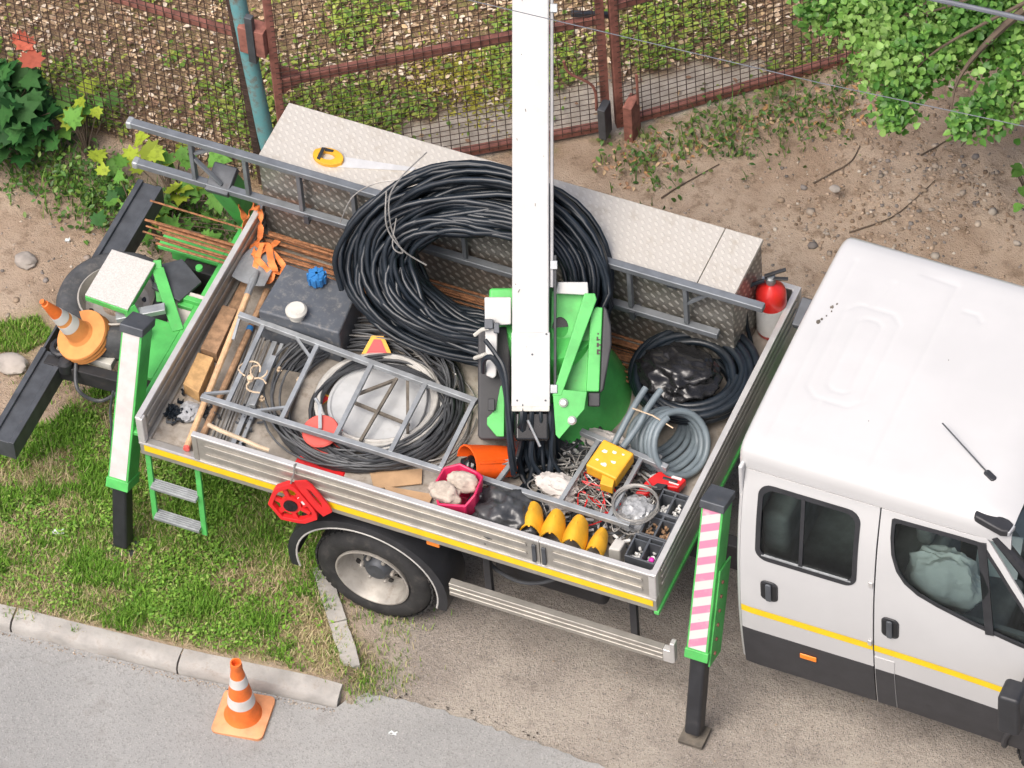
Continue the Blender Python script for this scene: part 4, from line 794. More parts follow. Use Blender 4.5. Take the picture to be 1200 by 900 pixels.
# --- cab ----------------------------------------------------------------
SZ = [.3, .46, .8, 1.1, 1.45, 1.8, 2.1, 2.135]; SY = [.27, .238, .205, .195, .21, .255, .33, .352]
def smooth_interp(z): return sum(np.interp(z + dz, SZ, SY) for dz in (-.09, -.045, 0, .045, .09)) / 5
def side(x, z, off=0):
    y = smooth_interp(z) - off
    k = max(0, 3.66 - x) / .06
    if k > 0: y += .05 * (1 - math.sqrt(max(0, 1 - min(1, k) ** 2)))
    fr = max(0, x - 5.25); y += .09 * fr * fr + max(0, x - 4.9) * max(0, z - 1.5) * .10
    return y
def mir(p): return (p[0], 2 * CY - p[1], p[2])
def panel(loop_in, loop_out, nm, mat, parent, rings=7, off=0, th=.0, far=False):
    """ring-shaped panel between two loops in (x, z), laid on the body side"""
    cx = sum(p[0] for p in loop_in) / len(loop_in); cz = sum(p[1] for p in loop_in) / len(loop_in)
    def cast(loop, a_):
        best = None; dx, dz = math.cos(a_), math.sin(a_)
        for i in range(len(loop)):
            (x0, z0), (x1, z1) = loop[i], loop[(i + 1) % len(loop)]; ex, ez = x1 - x0, z1 - z0; den = dx * ez - dz * ex
            if abs(den) < 1e-12: continue
            t = ((x0 - cx) * ez - (z0 - cz) * ex) / den; u_ = ((x0 - cx) * dz - (z0 - cz) * dx) / den
            if t > 0 and -1e-9 <= u_ <= 1 + 1e-9 and (best is None or t > best): best = t
        return (cx + dx * best, cz + dz * best)
    ang = sorted(set([round(2 * math.pi * k / 90, 5) for k in range(90)] + [round(math.atan2(p[1] - cz, p[0] - cx) % (2 * math.pi), 5) for p in loop_out]))
    I = [cast(loop_in, a_) for a_ in ang]; O = [cast(loop_out, a_) for a_ in ang]; n_ = len(ang); v = []; f = []
    for r_ in range(rings + 1):
        t = r_ / rings
        for (a_, b_) in zip(I, O): x, z = a_[0] + (b_[0] - a_[0]) * t, a_[1] + (b_[1] - a_[1]) * t; v.append((x, side(x, z, off), z))
    for r_ in range(rings):
        for k in range(n_): f.append((r_ * n_ + k, r_ * n_ + (k + 1) % n_, (r_ + 1) * n_ + (k + 1) % n_, (r_ + 1) * n_ + k))
    if far: v = [mir(p) for p in v]
    else: f = [q[::-1] for q in f]
    o = MB().add(v, f).build(nm, mat, parent, smooth=60)
    if th: s_ = o.modifiers.new('t', 'SOLIDIFY'); s_.thickness = th; s_.offset = -1
    return o
def patch(x0, x1, z0, z1, nm, mat, parent, nx_=10, nz=10, off=0, far=False, th=.012, zf=None):
    v = []; f = []
    for j in range(nz + 1):
        for i in range(nx_ + 1):
            x = x0 + (x1 - x0) * i / nx_; zb_ = z0 + (z1 - z0) * j / nz + (zf(x) if zf else 0); v.append((x, side(x, zb_, off), zb_))
    for j in range(nz):
        for i in range(nx_): f.append((j * (nx_ + 1) + i, j * (nx_ + 1) + i + 1, (j + 1) * (nx_ + 1) + i + 1, (j + 1) * (nx_ + 1) + i))
    if far: v = [mir(p) for p in v]; f = [q[::-1] for q in f]
    o = MB().add(v, f).build(nm, mat, parent, smooth=60)
    if th: s_ = o.modifiers.new('t', 'SOLIDIFY'); s_.thickness = th; s_.offset = -1
    return o
def fill(loop, nm, mat, parent, off=0, far=False):
    """window pane following the body side"""
    cx = sum(p[0] for p in loop) / len(loop); cz = sum(p[1] for p in loop) / len(loop); v = []; f = []; n_ = len(loop)
    for t in (1, .66, .33): v += [(cx + (x - cx) * t, side(cx + (x - cx) * t, cz + (z - cz) * t, off), cz + (z - cz) * t) for x, z in loop]
    v.append((cx, side(cx, cz, off), cz))
    for r_ in range(2): f += [(r_ * n_ + k, r_ * n_ + (k + 1) % n_, (r_ + 1) * n_ + (k + 1) % n_, (r_ + 1) * n_ + k) for k in range(n_)]
    f += [(2 * n_ + k, 2 * n_ + (k + 1) % n_, 3 * n_) for k in range(n_)]
    if far: v = [mir(p) for p in v]; f = [q[::-1] for q in f]
    return MB().add(v, f).build(nm, mat, parent, smooth=60)
def shrink(loop, d):
    cx = sum(p[0] for p in loop) / len(loop); cz = sum(p[1] for p in loop) / len(loop); w_ = max(p[0] for p in loop) - min(p[0] for p in loop); h_ = max(p[1] for p in loop) - min(p[1] for p in loop)
    return [(cx + (x - cx) * (1 - 2 * d / w_), cz + (z - cz) * (1 - 2 * d / h_)) for x, z in loop]
RW = rrect(3.722, 4.322, 1.495, 2.05, .075, 7)
FW = [(4.497, 2.07), (4.50, 1.95), (4.515, 1.83), (4.55, 1.72), (4.60, 1.645), (4.68, 1.585), (4.80, 1.54), (5.0, 1.485), (5.25, 1.43), (5.50, 1.385), (5.40, 1.55), (5.27, 1.75), (5.13, 1.94), (5.02, 2.082), (4.9, 2.09), (4.7, 2.085), (4.51, 2.08)]
ZD0, ZD1 = .828, 2.118
for far in (False, True):
    d1 = panel(RW, [(3.632, ZD0), (4.424, ZD0), (4.424, ZD1), (3.632, ZD1)], 'door', 'white_paint', tk, far=far, th=.014)
    d2 = panel(FW, [(4.433, ZD0 - .003), (5.20, ZD0 - .055), (5.60, ZD0 - .08), (5.60, 1.36), (5.44, 1.56), (5.30, 1.77), (5.14, 1.99), (5.04, ZD1), (4.433, ZD1)], 'door', 'white_paint', tk, far=far, th=.014)
    for d_, W_, nm in ((d1, RW, 'rear'), (d2, FW, 'front')):
        panel(shrink(W_, .028), W_, 'window_seal', 'black_plastic', d_, 2, .004, .012, far)
        fill(shrink(W_, .03), 'window_pane', 'window_glass', d_, -.006, far)
    # sliding bar of the rear pane, quarter post of the front one
    yb = lambda x, z, o_=.0: (mir((x, side(x, z, o_), z)) if far else (x, side(x, z, o_), z))
    MB().bar(yb(3.992, 1.53, .003), yb(3.985, 2.03, .003), .022, .01, (0, 1, 0)).build('window_bar', 'black_plastic', d1)
    MB().bar(yb(3.76, 1.535, .002), yb(4.29, 1.535, .002), .012, .008).build('window_track', 'galv', d1)
    MB().bar(yb(5.11, 1.45, .004), yb(5.015, 2.085, .004), .05, .012, (0, 1, 0)).build('quarter_post', 'black_plastic', d2)
    for d_, x in ((d1, 3.808), (d2, 4.528)):
        h_ = MB(); Mh = frame((1, 0, 0), (0, 0, 1), (0, 1 if far else -1, 0), yb(x, 1.245, .0))
        MB().prism(rrect(-.052, .052, -.085, .085, .035), -.005, .008, Mh).build('handle', 'black_plastic', d_, bevel=.006)
        MB().prism(rrect(-.018, .018, -.075, .075, .012), .008, .022, Mh).build('handle_grip', 'bin_dark', d_, bevel=.006)
        MB().prism(rrect(-.042, -.022, -.06, .06, .008), .0081, .0095, Mh).prism(rrect(.022, .042, -.06, .06, .008), .0081, .0095, Mh).build('handle_recess', 'seam', d_)
    patch(3.634, 4.424, .992, 1.048, 'stripe', 'yellow_tape', d1, 12, 1, .0025, far, .0)
    patch(4.433, 5.26, .99, 1.046, 'stripe', 'yellow_tape', d2, 12, 1, .0025, far, .0, lambda x: -.035 * ((x - 4.43) / .83) ** 2)
    c1 = patch(3.632, 4.424, .455, .823, 'cladding', 'cladding', d1, 10, 6, .002, far)
    patch(4.433, 4.550, .455, .935 if not far else .823, 'fuel_flap', 'white_paint', tk, 4, 8, .0035, far, .006) if not far else None
    patch(4.436, 4.548, .456, .818, 'flap_cladding', 'cladding', tk, 4, 6, .006, far, .004) if not far else None
    patch(4.553, 5.34, .450, .818, 'cladding', 'cladding', d2, 12, 6, .002, far, .012, lambda x: -.055 * max(0, (x - 4.55) / .8))
    MB().box(-.05, .05, -.02, .02, .004, .014, frame((1, 0, 0), (0, 0, 1), (0, 1 if far else -1, 0), yb(4.03, .722, .0))).build('side_marker', 'amber', d1, bevel=.006)
    patch(3.598, 3.628, .50, 2.118, 'corner_pillar', 'white_paint', tk, 6, 16, .0, far)
    for z in (1.06, 1.56): MB().box(-.012, .012, -.022, .022, .0, .01, frame((1, 0, 0), (0, 0, 1), (0, 1 if far else -1, 0), yb(4.408, z, .0))).build('door_hinge', 'alu_edge', d1, bevel=.003)
    # front wing with wheel arch, out of frame for the most part
    wing = [(5.605, .75), (5.605, 1.36), (6.0, 1.28), (6.35, 1.10), (6.45, .8), (6.45, .5), (6.05, .45)] + [(5.62 + .43 * math.cos(R(a_)), .40 + .43 * math.sin(R(a_))) for a_ in range(8, 95, 10)]
    v = [(x, side(x, z), z) for x, z in wing]; v = [mir(p) for p in v] if far else v; v2 = [(p[0], p[1] + (-.02 if far else .02), p[2]) for p in v]; n_ = len(v)
    MB().add(v + v2, [tuple(range(n_)), tuple(range(2 * n_ - 1, n_ - 1, -1))] + [(i, n_ + i, n_ + (i + 1) % n_, (i + 1) % n_) for i in range(n_)]).build('wing', 'white_paint', tk, smooth=0)
    MB().tube([yb(5.62 - .43 * math.cos(R(a_)), .40 + .43 * math.sin(R(a_)), .004) for a_ in range(0, 181, 10)], .02, 8).build('wheel_arch', 'cladding', tk)
    # mirror
    my = (2 * CY + .02) if far else -.02
    MB().prism(rrect(5.27, 5.40, 1.03, 1.36, .03), -my - .06, -my + .09, Matrix.Rotation(R(90), 4, 'X')).build('mirror', 'black_plastic', tk, bevel=.02, seg=3)
    MB().bar((5.36, my, 1.2), yb(5.36, 1.2, -.02), .06, .05).build('mirror_arm', 'black_plastic', tk)
# rear wall, roof
MB().box(3.604, 3.63, .30, 2 * CY - .30, .55, 2.16).build('cab_rear_wall', 'white_paint', tk, bevel=.01)
RY = [.341, .343, .350, .366, .395, .45, .60, .80, CY]; RZ = [2.122, 2.185, 2.230, 2.258, 2.275, 2.285, 2.292, 2.297, 2.303]
def roofz(x, y):
    yy = y if y <= CY else 2 * CY - y; return float(np.interp(yy, RY, RZ))
def groove(x, y, lines, w_=.012, d_=.0035):
    h_ = 0
    for (ax, ay, bx, by) in lines:
        dx, dy = bx - ax, by - ay; t = max(0, min(1, ((x - ax) * dx + (y - ay) * dy) / (dx * dx + dy * dy))); q = math.hypot(x - ax - t * dx, y - ay - t * dy)
        h_ = min(h_, -d_ * math.exp(-(q / w_) ** 2))
    return h_
def rl(x0, x1, y0, y1, c=.06): return [(x0 + c, y0, x1 - c, y0), (x1 - c, y0, x1, y0 + c), (x1, y0 + c, x1, y1 - c), (x1, y1 - c, x1 - c, y1), (x1 - c, y1, x0 + c, y1), (x0 + c, y1, x0, y1 - c), (x0, y1 - c, x0, y0 + c), (x0, y0 + c, x0 + c, y0)]
GL = rl(3.80, 4.12, .80, 1.50) + rl(3.90, 4.03, .88, 1.42, .03) + [(4.32, .46, 4.32, 1.82), (3.72, .50, 3.72, 1.80), (3.86, .58, 3.90, .78), (3.92, 1.52, 3.98, 1.72), (4.32, 1.82, 4.1, 1.84), (4.42, 1.66, 4.50, 1.66), (4.50, 1.66, 4.53, 1.62)]
gx = [3.585, 3.588, 3.595, 3.607, 3.625, 3.65] + list(np.arange(3.66, 5.10, .0125)) + [5.11, 5.13, 5.15, 5.165, 5.175]; gy0 = [y for y in RY if y < .5] + list(np.arange(.5, CY, .0125)); gy = gy0 + [2 * CY - y for y in gy0[::-1]]
v = []; f = []
for j, y in enumerate(gy):
    for x in gx:
        k = max(0, 3.64 - x) / .055; fr = max(0, x - 4.95) / .22
        z = roofz(x, y) + (groove(x, y, GL) if .45 < y < 1.9 else 0)
        z -= .055 * (1 - math.sqrt(max(0, 1 - min(1, k) ** 2))) + .05 * fr ** 2
        ys = y + (.045 * (1 - math.sqrt(max(0, 1 - min(1, k) ** 2))) + .012 * fr) * (1 if y < CY else -1) * min(1, max(0, abs(y - CY) - .4) / .3)
        v.append((x, ys, z))
n_ = len(gx)
for j in range(len(gy) - 1):
    for i in range(n_ - 1): f.append((j * n_ + i, j * n_ + i + 1, (j + 1) * n_ + i + 1, (j + 1) * n_ + i))
rf_ = MB().add(v, f).build('roof', 'white_paint', tk, smooth=60); s_ = rf_.modifiers.new('t', 'SOLIDIFY'); s_.thickness = .02; s_.offset = -1
MB().box(3.60, 3.63, .37, 2 * CY - .37, 2.1, 2.2).build('rear_header', 'white_paint', tk)
an = MB().prism(rrect(-.03, .05, -.02, .02, .015), 0, .03, Matrix.Translation((4.96, .625, 2.272)) @ Matrix.Rotation(R(150), 4, 'Z')).build('antenna', 'black_plastic', rf_, bevel=.008)
MB().tube([(4.95, .63, 2.295), (4.60, .83, 2.36)], .0045, 6).build('antenna_rod', 'cable_dark', rf_)
MB().lathe([(.013, 0), (.013, .008), (.001, .012)], Matrix.Translation((4.495, .58, 2.27)), 12).build('roof_plug', 'cable_dark', rf_)
sp = MB()
for (x, y, r_) in ((3.69, 1.30, .022), (3.70, 1.33, .012), (3.72, 1.43, .016), (3.74, 1.46, .01), (3.73, 1.40, .007), (3.715, 1.36, .006), (4.46, 1.30, .004), (4.2, .75, .005)):
    sp.prism([(x + r_ * random.uniform(.4, 1) * math.cos(R(k * 40)) * .7, y + r_ * random.uniform(.4, 1.1) * math.sin(R(k * 40))) for k in range(9)], roofz(x, y) - .004, roofz(x, y) + .0025)
sp.build('droppings', 'brown_plate', rf_)
for y0 in (.385, 2 * CY - .385):
    lt = MB().prism([(-.10, -.045), (.07, -.05), (.11, -.03), (.11, .03), (.07, .045), (-.10, .04), (-.12, .0)], 0, .055, Matrix.Translation((5.06, y0, 2.205)) @ Matrix.Rotation(R(-8), 4, 'Z') @ Matrix.Rotation(R(8), 4, 'Y')).build('roof_lamp', 'black_plastic', rf_, bevel=.015, seg=3)
    MB().prism([(.055, -.042), (.116, -.03), (.118, .03), (.055, .04)], .008, .05, Matrix.Translation((5.06, y0, 2.205)) @ Matrix.Rotation(R(-8), 4, 'Z') @ Matrix.Rotation(R(8), 4, 'Y')).build('lamp_lens', 'lens_clear', rf_, bevel=.008)
# windscreen, A pillars, bonnet, front
ws = []; f = []
for j in range(9):
    t = j / 8
    for i in range(13):
        s_ = i / 12; yw = .40 + .02 * (1 - t) - .05 * t; y = yw + (2 * (CY - yw)) * s_; bow = 1 - (2 * s_ - 1) ** 2
        ws.append((5.15 + .60 * t + .10 * bow, y, 2.20 - .80 * t + .03 * bow))
for j in range(8):
    for i in range(12): f.append((j * 13 + i, j * 13 + i + 1, (j + 1) * 13 + i + 1, (j + 1) * 13 + i))
MB().add(ws, f).build('windscreen', 'window_glass', tk, smooth=60)
for s in (1, -1):
    Ym = lambda y: y if s == 1 else 2 * CY - y
    MB().tube([(5.08, Ym(.375), 2.135), (5.30, Ym(.35), 1.86), (5.66, Ym(.31), 1.40)], .035, 8).build('windscreen_pillar', 'black_plastic', tk)
MB().prism([(5.66, 1.38), (6.15, 1.24), (6.42, 1.08), (6.5, .85), (6.5, .5), (5.6, .5)], -2 * CY + .29, -.29, Matrix.Rotation(R(90), 4, 'X')).build('bonnet', 'white_paint', tk, bevel=.05, seg=3)
MB().box(6.35, 6.55, .24, 2 * CY - .24, .40, .68).build('front_bumper', 'cladding', tk, bevel=.05, seg=3)
# interior
MB().box(3.64, 5.5, .27, 2 * CY - .27, .62, .72).box(3.635, 3.70, .36, 2 * CY - .36, .7, 1.9).build('cab_floor', 'interior', tk)
MB().box(3.70, 4.2, .36, 2 * CY - .36, .72, 1.15).box(3.70, 3.86, .36, 2 * CY - .36, 1.15, 1.72).build('rear_bench', 'seat_cloth', tk, bevel=.05, seg=3)
for y in (.40, 1.02, 1.42):
    fs = MB().box(4.62, 5.1, y, y + .44, .72, 1.18).box(4.56, 4.72, y, y + .44, 1.15, 1.62).build('front_seat', 'seat_cloth', tk, bevel=.05, seg=3)
    MB().box(4.56, 4.66, y + .1, y + .34, 1.66, 1.86).build('headrest', 'seat_cloth', fs, bevel=.04, seg=3)
MB().box(5.3, 5.62, .32, 2 * CY - .32, .9, 1.40).build('dashboard', 'interior', tk, bevel=.05)
for y in (.27, 2 * CY - .30): MB().box(3.66, 5.3, y, y + .03, .7, 1.44).build('door_lining', 'interior', tk)
solo(blob((4.78, .40, 1.56), (.19, .09, .20), 3, 1.2, .35, 5, ridge=True), 'plastic_bag', 'bag_white', 'white plastic carrier bag seen through the front door window', 'bag')
solo(MB().box(-.12, .12, -.004, .004, -.14, .14, Matrix.Translation((4.98, .70, 1.50)) @ Matrix.Rotation(R(-20), 4, 'X') @ Matrix.Rotation(R(15), 4, 'Z')), 'paper_sheet', 'paper', 'pale sheet of paper behind the bag in the cab', 'paper')

# --- turret and boom --------------------------------------------------------
BO = Vector((2.27, .45, 1.40)); BM = frame(_r, _u, -_f, BO)      # boom frame: x right, y along the boom, z up off its top face
tu = MB().lathe([(.43, 1.10), (.42, 1.13), (.30, 1.42), (.27, 1.60), (.26, 1.72)], Matrix.Translation((2.10, 1.20, 0)), 36).build('turret', 'green', tk, smooth=40)
MB().prism([(-.2, .32), (.22, .32), (.30, .60), (.32, 1.0), (-.24, 1.0), (-.24, .8)], -.60, -.34, BM).build('turret_body', 'green', tu, bevel=.02)
Y0 = .31
bo = MB().box(-.108, .101, Y0, 6.2, -.27, .0, BM).build('boom', 'boom_white', tk, bevel=.012, seg=3)
MB().box(-.112, .106, Y0 + .015, .745, -.276, .0035, BM).build('boom_sleeve', 'boom_white', bo, bevel=.006)
MB().box(-.110, .104, Y0 - .012, Y0 + .02, -.273, .006, BM).build('boom_end', 'cap_white', bo, bevel=.006)
MB().tube([tuple(BM @ Vector(p)) for p in ((.135, .36, -.03), (.135, 1.18, -.03))], .009, 8).build('hydraulic_line', 'cable_dark', bo)
MB().tube([tuple(BM @ Vector(p)) for p in ((.116, 1.0, -.025), (.116, 6.1, -.025))], .011, 8).build('hydraulic_line', 'boom_pipe', bo)
MB().tube([tuple(BM @ Vector(p)) for p in ((.116, 1.0, -.055), (.116, 6.1, -.055))], .010, 8).build('hydraulic_line', 'boom_pipe', bo)
for y in (.40, 1.10, 2.55): MB().box(.107, .148, y, y + .05, -.06, -.002, BM).build('pipe_clamp', 'galv', bo, bevel=.004)
for (x, y) in ((.005, .62), (.085, .735), (-.08, .36), (.08, .36)): MB().lathe([(.006, .0), (.006, .007), (.001, .008)], BM @ Matrix.Translation((x, y, 0)), 8).build('rivet', 'steel_dark', bo)
sc = MB()
random.seed(8)
for k in range(9):
    x, y = random.uniform(-.09, .085), random.uniform(.4, 2.7); L_ = random.uniform(.006, .03); a_ = random.uniform(0, 3.1); sc.bar(BM @ Vector((x, y, .0034)), BM @ Vector((x + L_ * math.cos(a_) * .4, y + L_ * math.sin(a_), .0034)), .0035, .0012, tuple(-_f))
sc.build('scratches', 'brown_plate', bo)['kind'] = 'stuff'
# left: white bracket, grey cover, green lever
MB().prism([(-.265, .945), (-.113, .945), (-.113, .79), (-.19, .785), (-.197, .50), (-.215, .483), (-.255, .50), (-.262, .78)], -.22, -.10, BM).build('bracket', 'boom_white', tu, bevel=.008)
MB().prism(rrect(-.302, -.118, .135, .778, .03), -.50, -.24, BM).build('side_cover', 'cladding', tu, bevel=.015, seg=3)
MB().box(-.265, -.215, .765, .82, -.10, -.04, BM).box(-.212, -.18, .74, .80, -.10, -.05, BM).build('pin_block', 'steel_dark', tu, bevel=.005)
MB().tube([tuple(BM @ Vector(p)) for p in ((-.32, .73, -.12), (-.28, .76, -.08), (-.24, .77, -.06))], .012, 7).build('fitting', 'cap_white', tu)
MB().tube([tuple(BM @ Vector(p)) for p in ((-.32, .60, -.2), (-.26, .62, -.09))], .012, 7).build('fitting', 'cap_white', tu)
MB().prism([(-.195, .155), (-.153, .155), (-.150, .455), (-.175, .44), (-.20, .31), (-.25, .26), (-.25, .22)], -.20, -.12, BM).build('lever', 'green', tu, bevel=.005)
MB().box(-.245, -.205, .30, .37, -.14, -.08, BM).build('valve', 'black_plastic', tu, bevel=.006)
def hose3(pts, r_): return MB().tube([tuple(BM @ q_) for q_ in spline([Vector(p) for p in pts], 6)], r_, 8)
hose3(((-.27, .52, -.10), (-.265, .59, -.02), (-.22, .60, .01), (-.17, .52, .01), (-.14, .38, .0), (-.13, .22, -.02), (-.12, .08, -.05), (-.10, -.06, -.12)), .016).build('hydraulic_hose', 'pipe_black', tu)
hose3(((-.26, .70, -.04), (-.20, .62, .0), (-.15, .52, .02), (-.13, .3, .0), (-.11, .12, -.04), (-.09, -.04, -.14)), .014).build('hydraulic_hose', 'pipe_black', tu)
# right: face plate with an oval hole, flange, boxed cover
n_ = 28
OP = [(.115, .36), (.20, .42), (.33, .82), (.345, .97), (.115, .98)]
hc = (.165, .773)
inn = [(hc[0] + .046 * math.cos(2 * math.pi * k / n_), hc[1] + .060 * math.sin(2 * math.pi * k / n_)) for k in range(n_)]
def hit(poly, c, a_):
    best = 9
    for i in range(len(poly)):
        (x0, y0), (x1, y1) = poly[i], poly[(i + 1) % len(poly)]; dx, dy = math.cos(a_), math.sin(a_); ex, ey = x1 - x0, y1 - y0; den = dx * ey - dy * ex
        if abs(den) < 1e-9: continue
        t = ((x0 - c[0]) * ey - (y0 - c[1]) * ex) / den; u_ = ((x0 - c[0]) * dy - (y0 - c[1]) * dx) / den
        if t > 0 and -1e-6 <= u_ <= 1.000001: best = min(best, t)
    return (c[0] + math.cos(a_) * best, c[1] + math.sin(a_) * best)
outer = [hit(OP, hc, 2 * math.pi * k / n_) for k in range(n_)]
MB().prism(rrect(.112, .235, .69, .85, .03), -.30, -.20, BM).build('hole_shade', 'bag_black', tu)  # black block standing in for the shade inside the hole, not a turret part
fp = MB().ring(outer, inn, -.17, -.15, BM).build('face_plate', 'green', tu, bevel=0)
MB().prism([(.135, .965), (.325, .955), (.32, 1.03), (.15, 1.03)], -.20, -.08, BM).build('top_bracket', 'boom_white', tu, bevel=.006)
MB().prism([(.118, .385), (.17, .385), (.37, .93), (.36, .965), (.30, .965)], -.14, -.01, BM).build('flange', 'green', tu, bevel=.006)
MB().prism([(.17, .40), (.33, .41), (.345, .87)], -.15, -.13, BM).build('gusset', 'green', tu, bevel=.003)
MB().prism([(.123, .384), (.158, .424), (.315, .409), (.30, .31), (.158, .143), (.138, .167)], -.03, -.012, BM).build('foot_bracket', 'green', tu, bevel=.004)
for (x, y) in ((.182, .347), (.23, .247)): MB().lathe([(.026, -.012), (.026, .0), (.018, .008), (.016, .02), (.001, .022)], BM @ Matrix.Translation((x, y, 0)), 16).build('bolt', 'alu_edge', tu)
cv = MB().prism([(.31, .41), (.385, .41), (.405, .885), (.365, .89), (.335, .86)], -.30, -.06, BM).build('cover_box', 'green', tu, bevel=.008)
MB().prism([(.387, .40), (.41, .42), (.435, .56), (.455, .68), (.452, .78), (.43, .875), (.408, .895)], -.34, -.050, BM).build('cover_guard', 'cladding', tu, bevel=.02, seg=3)
MB().box(.322, .39, .325, .405, -.22, -.07, BM).build('guard_foot', 'black_plastic', tu, bevel=.008)
lt = MB(); MLt = BM @ Matrix.Translation((.376, .62, -.0585)) @ Matrix.Rotation(R(88), 4, 'Z')
for (x0, x1, y0, y1) in ((0, .030, -.004, .006), (.0, .009, -.012, -.0041), (.018, .028, -.014, -.0041), (.042, .066, -.003, .008), (.050, .059, -.016, -.0031), (.078, .100, .001, .010), (.080, .087, -.010, .0009), (.112, .122, -.002, .006)): lt.box(x0, x1, y0, y1, 0, .0015, MLt)
lt.build('lettering', 'lettering', tu)
# hose bundle hanging from the boom end
random.seed(19)
for k in range(50):
    x = random.uniform(-.112, .12); z = random.uniform(-.25, -.01); hbm = MB()
    a_ = BM @ Vector((x, Y0 + .03, z)); m1 = BM @ Vector((x + random.gauss(0, .015), Y0 - .07, z - .01)); m2 = m1 + Vector((random.gauss(.02, .03), random.gauss(-.05, .03), -.16)); m3 = m2 + Vector((random.gauss(.02, .03), random.gauss(-.03, .03), -.12)); e = Vector((m3.x + random.gauss(.01, .05), m3.y + random.gauss(-.03, .05), 1.125))
    hbm.tube(spline([a_, m1, m2, m3, e], 5), random.choice((.012, .016, .02)), 7).build('hose', 'pipe_black', tu)
MB().box(-.095, .105, .13, Y0 - .012, -.24, -.05, BM).build('hose_block', 'bag_black', tu, bevel=.02, seg=3)
MB().tube([tuple(BM @ Vector(p)) for p in ((-.02, .25, .0), (.05, .10, -.02))], .008, 6).build('pipe_stub', 'galv', tu)
# ================================================================== LOAD ON THE BED
DZ = 1.102
# --- tool chest
ch = thing('tool_chest', 'long pale checker plate tool chest along the far side of the bed', 'chest', (1.5, 1.93, DZ))
MB().box(.035, 3.0, 1.708, 2.155, DZ, 1.745).build('body', 'tread_shaded', ch, bevel=.006)
lid = MB().box(.028, 2.775, 1.700, 2.162, 1.746, 1.776).build('lid', 'tread', ch, bevel=.005)
MB().box(2.779, 3.010, 1.700, 2.162, 1.746, 1.776).build('lid', 'tread', ch, bevel=.005)
for x in (.9, 1.9, 2.6): MB().box(x, x + .06, 1.692, 1.7, 1.70, 1.765).build('latch', 'steel_dark', lid, bevel=.003)
for x in (.35, 2.4): MB().box(x, x + .03, 1.60, 1.7075, 1.435, 1.455).box(x, x + .03, 1.60, 1.612, 1.455, 1.50).build('hook', 'steel_dark', ch)
# --- ladder leaning along the chest
la = thing('ladder', 'long grey steel ladder on edge along the checker plate chest', 'ladder', (1.2, 1.65, 1.46))
LY = 1.655; zt_, zb2 = 1.828, 1.47
for z0, z1, xe in ((zt_, zt_ - .01, 3.215), (zb2, zb2 - .01, 2.93)):
    MB().bar((-.745, LY, z0), (xe, LY, z1), .05, .042).build('rail', 'ladder_grey', la, bevel=.006)
    MB().bar((-.775, LY, z0), (-.735, LY, z0), .062, .054).build('end_cap', 'galv', la, bevel=.012, seg=3)
for k in range(11):
    x = -.37 + .345 * k
    if x < 3.0: MB().bar((x, LY, zb2 + .02), (x, LY, zt_ - .02), .034, .026).build('rung', 'ladder_grey', la, bevel=.003)
for a_, b_ in (((-.36, 1.67), (-.2, 1.50)), ((-.35, 1.72), (-.22, 1.81)), ((2.74, 1.66), (2.88, 1.80))): MB().bar((a_[0], LY, a_[1]), (b_[0], LY, b_[1]), .024, .018).build('brace', 'ladder_grey', la, bevel=.002)
# --- hand saw on the chest
sw = thing('hand_saw', 'hand saw with yellow and black handle on the chest lid', 'saw', (.5, 1.83, 1.777))
MB().prism([(.50, 1.80), (.92, 1.925), (.93, 1.955), (.50, 1.885)], 1.779, 1.7815).build('blade', 'saw_steel', sw)
hn = 16; ho = [(.425 + .095 * math.cos(R(-20 + 22.5 * k)) * (1.0 if k % 4 else 1.05), 1.842 + .062 * math.sin(R(-20 + 22.5 * k))) for k in range(hn)]
hi_ = [(.415 + .05 * math.cos(R(-20 + 22.5 * k)), 1.845 + .030 * math.sin(R(-20 + 22.5 * k))) for k in range(hn)]
MB().ring(ho, hi_, 1.777, 1.805).build('handle', 'yellow_plastic', sw, bevel=.004)
MB().prism([(.372, 1.80), (.392, 1.795), (.386, 1.89), (.366, 1.885)], 1.806, 1.811).prism([(.392, 1.868), (.44, 1.876), (.44, 1.89), (.388, 1.889)], 1.806, 1.811).build('grip', 'black_plastic', sw)
# --- big coil of black pipe leaning on the ladder
CC = Vector((1.53, 1.47, 1.66)); cu = Vector((.985, .17, 0)).normalized(); cv_ = Vector((-.08, .60, .80)); cv_ = (cv_ - cu * cv_.dot(cu)).normalized(); cn = cu.cross(cv_)
if cn.y > 0: cn = -cn
def big_turns(nt, np_=44):
    pts = []; off = [(abs(random.gauss(0, .5)) ** .8 * .0 + random.random() ** .8 * .47 - .03, random.uniform(-.14, .16), random.uniform(0, 6.28), random.uniform(0, .02)) for _ in range(nt + 1)]
    off = [off[0]] + sorted(off[1:], key=lambda o: o[1] + random.gauss(0, .10))
    for k in range(nt):
        for i in range(np_):
            t = i / np_; a_ = 2 * math.pi * t; s = t * t * (3 - 2 * t); o0, o1 = off[k], off[k + 1]
            rad = o0[0] + (o1[0] - o0[0]) * s + .022 * math.sin(3 * a_ + o0[2]) + .012 * math.sin(5 * a_ + 2 * o0[2]); ax = o0[1] + (o1[1] - o0[1]) * s + .042 * math.sin(2 * a_ + o0[2])
            low = max(0, -math.sin(a_)); right = max(0, math.cos(a_)); rad2 = rad * (1 - .42 * right); ax2 = ax * (1 + .45 * low - .25 * right)
            A_, B_ = .78 - rad2, (.61 - rad2 * (.92 - .25 * low)) * (1 - .14 * low)
            p = CC + cu * (A_ * math.cos(a_)) + cv_ * (B_ * math.sin(a_)) + cn * (ax2 + .05)
            if p.z < DZ + .02: p.z = DZ + .02 + (p.z - DZ - .02) * .05
            pts.append(p)
    return pts
random.seed(21)
